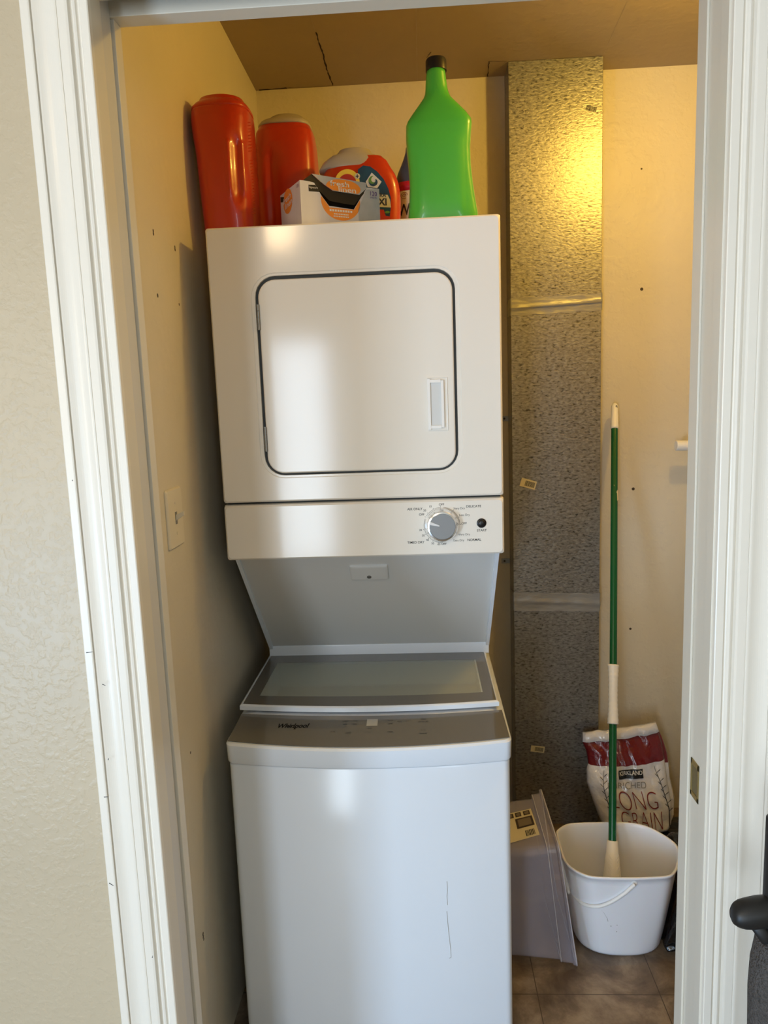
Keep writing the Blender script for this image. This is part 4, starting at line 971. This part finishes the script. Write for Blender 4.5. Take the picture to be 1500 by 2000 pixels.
bm = bmesh.new(); lquad(bm, .38, .95, .38, .74, .0010); lquad(bm, .05, .36, .80, .96, .0010); lquad(bm, .42, .62, .80, .96, .0010); lquad(bm, .70, .92, .80, .96, .0010)
obj('label_picture', bm, mat('dark brown print', (0.05, 0.035, 0.025), 0.5), lbl)
bm = bmesh.new(); lquad(bm, .45, .88, .43, .69, .0014); lquad(bm, .10, .31, .83, .93, .0014); lquad(bm, .46, .58, .83, .93, .0014); lquad(bm, .74, .88, .83, .93, .0014)
obj('picture_inner', bm, mat('taupe print', (0.20, 0.16, 0.11), 0.5), lbl)
bm = bmesh.new(); s = .60
while s < .90: w = random.choice((.012, .02, .03)); lquad(bm, s, s + w, .06, .26, .0010); s += w + .018
obj('barcode', bm, M['ink'], lbl)

# ------------------------------------------------------------------ black bin bag on the floor
tb = bmesh.new(); bmesh.ops.create_icosphere(tb, subdivisions=6, radius=1)
for v in tb.verts:
    p = v.co.copy()
    nz = noise.fractal(p * 1.8 + Vector((3, 1, 7)), .9, 2.1, 3)
    nz2 = abs(noise.noise(p * 4 + Vector((9, 2, 1))))
    r = 1 + .10 * nz - .08 * nz2
    p = Vector([math.copysign(abs(c_) ** .62, c_) for c_ in p])
    x, y, z = .800 + p.x * .185 * r, 2.020 + p.y * .31 * r, .105 + p.z * .150 * r
    cap_ = .245 if y < 1.93 else (.245 - (.245 - .055) * min(1, (y - 1.93) / .12))
    z = z * cap_ / .265
    if y < 1.95:
        xm = .610 + .25 * max(z, 0) + .003 * nz - max(0, 1.79 - y) * .30
        x = max(x - (1.95 - y) * .50, xm)
    else: x = max(x, .60)
    v.co = (min(x, .985), min(y, 2.42), max(z, .001 + .001 * abs(nz)))
tr = obj('trash_bag', tb, M['trash'], smooth=True)
tr['label'] = 'crumpled black plastic bag lying on the floor behind the bucket'; tr['category'] = 'bag'

# ------------------------------------------------------------------ rice bag leaning at the back
EL = [(0, .556, .075), (.06, .545, .100), (.22, .528, .150), (.42, .512, .205), (.60, .514, .245), (.66, .520, .262), (.80, .516, .300), (.92, .504, .330), (1, .508, .352)]
ER = [(0, .765, .066), (.06, .775, .085), (.22, .779, .140), (.42, .771, .205), (.60, .766, .262), (.66, .766, .280), (.80, .760, .325), (.92, .750, .362), (1, .744, .384)]
def lerp_tab(T_, v):
    for a, c in zip(T_, T_[1:]):
        if v <= c[0]: t = (v - a[0]) / (c[0] - a[0]); return a[1] + (c[1] - a[1]) * t, a[2] + (c[2] - a[2]) * t
    return T_[-1][1], T_[-1][2]
def bagS(u, v, side=0):
    """u -1..1, v 0..1; side 0 = front, 1 = back"""
    xl, zl = lerp_tab(EL, v); xr, zr = lerp_tab(ER, v); t = (u + 1) / 2
    x = xl + (xr - xl) * t; z = zl + (zr - zl) * t
    th = (.055 * (1 - v) ** .7 * min(1, v / .05 + .35) + .006) * max(0, 1 - abs(u) ** 4) ** .6
    yc = 2.215 + .075 * v
    wr = .010 * noise.noise(Vector((u * 2.3, v * 5, 3.1))) + .006 * noise.noise(Vector((u * 6 + v * 3, v * 9, 1.7)))
    wr *= (1 - abs(u) ** 6)
    if side == 0: return Vector((x, yc - th + wr, z))
    return Vector((x, yc + th * .9, z))
NU, NV = 48, 64
bm = bmesh.new(); G = []
for side in (0, 1):
    g = []
    for j in range(NV + 1):
        row = []
        for i in range(NU + 1):
            if side == 1 and i in (0, NU): row.append(G[0][j][i]); continue
            row.append(bm.verts.new(bagS(-1 + 2 * i / NU, j / NV, side)))
        g.append(row)
    G.append(g)
for side in (0, 1):
    for j in range(NV):
        vv = (j + .5) / NV
        for i in range(NU):
            q4 = (G[side][j][i], G[side][j][i + 1], G[side][j + 1][i + 1], G[side][j + 1][i])
            f = bm.faces.new(q4 if side == 0 else q4[::-1]); f.material_index = 1 if .655 < vv < .99 else 0
for j in (0, NV):
    for i in range(NU):
        vs = []
        for v_ in (G[0][j][i], G[0][j][i + 1], G[1][j][i + 1], G[1][j][i]):
            if v_ not in vs: vs.append(v_)
        if len(vs) > 2: bm.faces.new(vs)
rb = thing('rice_bag', (.65, 2.24, .07), 'crumpled white and maroon rice bag leaning on the wall behind the bucket', 'bag')
obj('bag_body', bm, [M['film'], M['maroon']], rb, smooth=True)
# rolled top, side gusset
b = bmesh.new(); lo = []
for k in range(25):
    u = -1 + 2 * k / 24; p0 = bagS(u, .915, 0); p1 = bagS(u, 1.0, 0)
    jag = .003 * noise.noise(Vector((u * 4, 5, 2)))
    lo.append([p0 + Vector((0, -.004, jag)), p0 + Vector((0, -.0075, .002 + jag)), p1 + Vector((0, -.008, jag)), p1 + Vector((0, -.002, .004 + jag)), p1 + Vector((0, .008, .003)), p0 + Vector((0, .004, 0))])
obj('folded_top', loft(b, lo), M['film'], rb, smooth=True)
bm = bmesh.new(); lo = []
gus = [(.02, .012), (.10, .020), (.25, .022), (.45, .018), (.60, .022), (.70, .020), (.85, .014), (.97, .004)]
rows_ = []
for v, w in gus:
    xr, zr = lerp_tab(ER, v); yc = 2.215 + .075 * v
    rows_.append([(xr - .010, yc + .002, zr), (xr + w * .6, yc + .010, zr - .004), (xr + w, yc + .030, zr - .008), (xr - .010, yc + .035, zr)])
V = [[bm.verts.new(p) for p in r] for r in rows_]
for j in range(len(V) - 1):
    for i in range(4):
        f = bm.faces.new((V[j][i], V[j][(i + 1) % 4], V[j + 1][(i + 1) % 4], V[j + 1][i])); f.material_index = 1 if gus[j][0] >= .6 else 0
bm.faces.new(V[0][::-1]); bm.faces.new(V[-1])
obj('side_gusset', bm, [M['film'], M['maroon']], rb)
# print: the plane of the front panel is charted by u, v
def BP(u, v, d=.0012): p = bagS(max(-1, min(1, u)), max(0, min(1, v)), 0); return Vector((p.x, p.y - d, p.z))
def chart(u0, v0, up=.30):
    # text units are metres: the panel is ~.245 wide (2 in u) and ~.29 tall (1 in v)
    return lambda a, c: BP(u0 + a / .1245, v0 + c / up)
bm = bmesh.new()
V = [[bm.verts.new(BP(-.27 + .61 * i / 12, .525 + .095 * j / 4, .0034)) for i in range(13)] for j in range(5)]
for j in range(4):
    for i in range(12): bm.faces.new((V[j][i], V[j][i + 1], V[j + 1][i + 1], V[j + 1][i]))
kt = obj('black_logo_box', bm, M['black'], rb)
obj('logo_lettering', letters(bmesh.new(), 'KIRKLAND', .0190, lambda a, c: BP(.035 + a / .1245, .585 + c / .30, .0052), bold=.02, sx=.78), M['label_white'], kt)
obj('grey_lettering', letters(bmesh.new(), 'ENRICHED', .0290, lambda a, c: BP(-.09 + a / .1245, .452 + c / .30, .0036), bold=-.012, sx=.86), M['ink_light'], rb)
bm = letters(bmesh.new(), 'LONG', .0740, lambda a, c: BP(.0 + a / .1245, .305 + c / .30, .0036), bold=-.022, sx=.72)
letters(bm, 'GRAIN', .0700, lambda a, c: BP(.10 + a / .1245, .125 + c / .30, .0036), bold=-.022, sx=.66)
obj('maroon_lettering', bm, M['maroon_ink'], rb)
for (u0, v0, u1, v1, sd) in ((-.62, .62, -.60, .02, -1), (.66, .62, .86, .06, 1)):
    bm = bmesh.new(); N = 16; pts = [BP(u0 + (u1 - u0) * k / N + .05 * math.sin(k / N * 3) * sd, v0 + (v1 - v0) * k / N, .0016) for k in range(N + 1)]
    merge(bm, tube(pts, [.0005 + .0012 * k / N for k in range(N + 1)], 5))
    for k in range(2, 13):
        p = pts[k]; s_ = (-1) ** k
        merge(bm, tube([p, p + Vector((s_ * .008, -.0008, .009)), p + Vector((s_ * .012, -.0006, .013))], [.0005, .0011, .0003], 5))
    obj('printed_sprig', bm, M['ink'], rb)

# ------------------------------------------------------------------ black rounded bar with fleece cover at the right edge
bk2 = thing('towel_stand', (.47, .84, 0), 'black rounded bar over a grey fleece cover in front of the right door casing', 'stand')
def YX(): pass
arm = tube([(.3742, .850, .7985), (.3752, .850, .7985), (.378, .850, .798), (.382, .850, .7975), (.388, .851, .797), (.396, .851, .798), (.410, .852, .800), (.44, .855, .800), (.52, .86, .800)], [.002, .0075, .0120, .0148, .0170, .0182, .0188, .019, .019], 32)
obj('top_bar', arm, M['soft_black'], bk2, smooth=True)
obj('diagonal_tube', tube([(.404, .852, .786), (.426, .86, .752), (.50, .875, .64)], .0085, 16), M['soft_black'], bk2, smooth=True)
obj('upright', tube([(.434, .86, .0), (.434, .86, .92), (.434, .86, .925)], [.016, .016, .012], 20), M['soft_black'], bk2, smooth=True)
fz = [(.757, .440, .018), (.748, .442, .028), (.72, .446, .038), (.68, .450, .044), (.60, .458, .050), (.45, .465, .055), (.20, .47, .057), (.02, .47, .057)]
obj('fleece_cover', body([(z, cx_, hx_, .860, .032, 2.4) for z, cx_, hx_ in fz][::-1], n=40), M['fuzzy'], bk2, smooth=True)
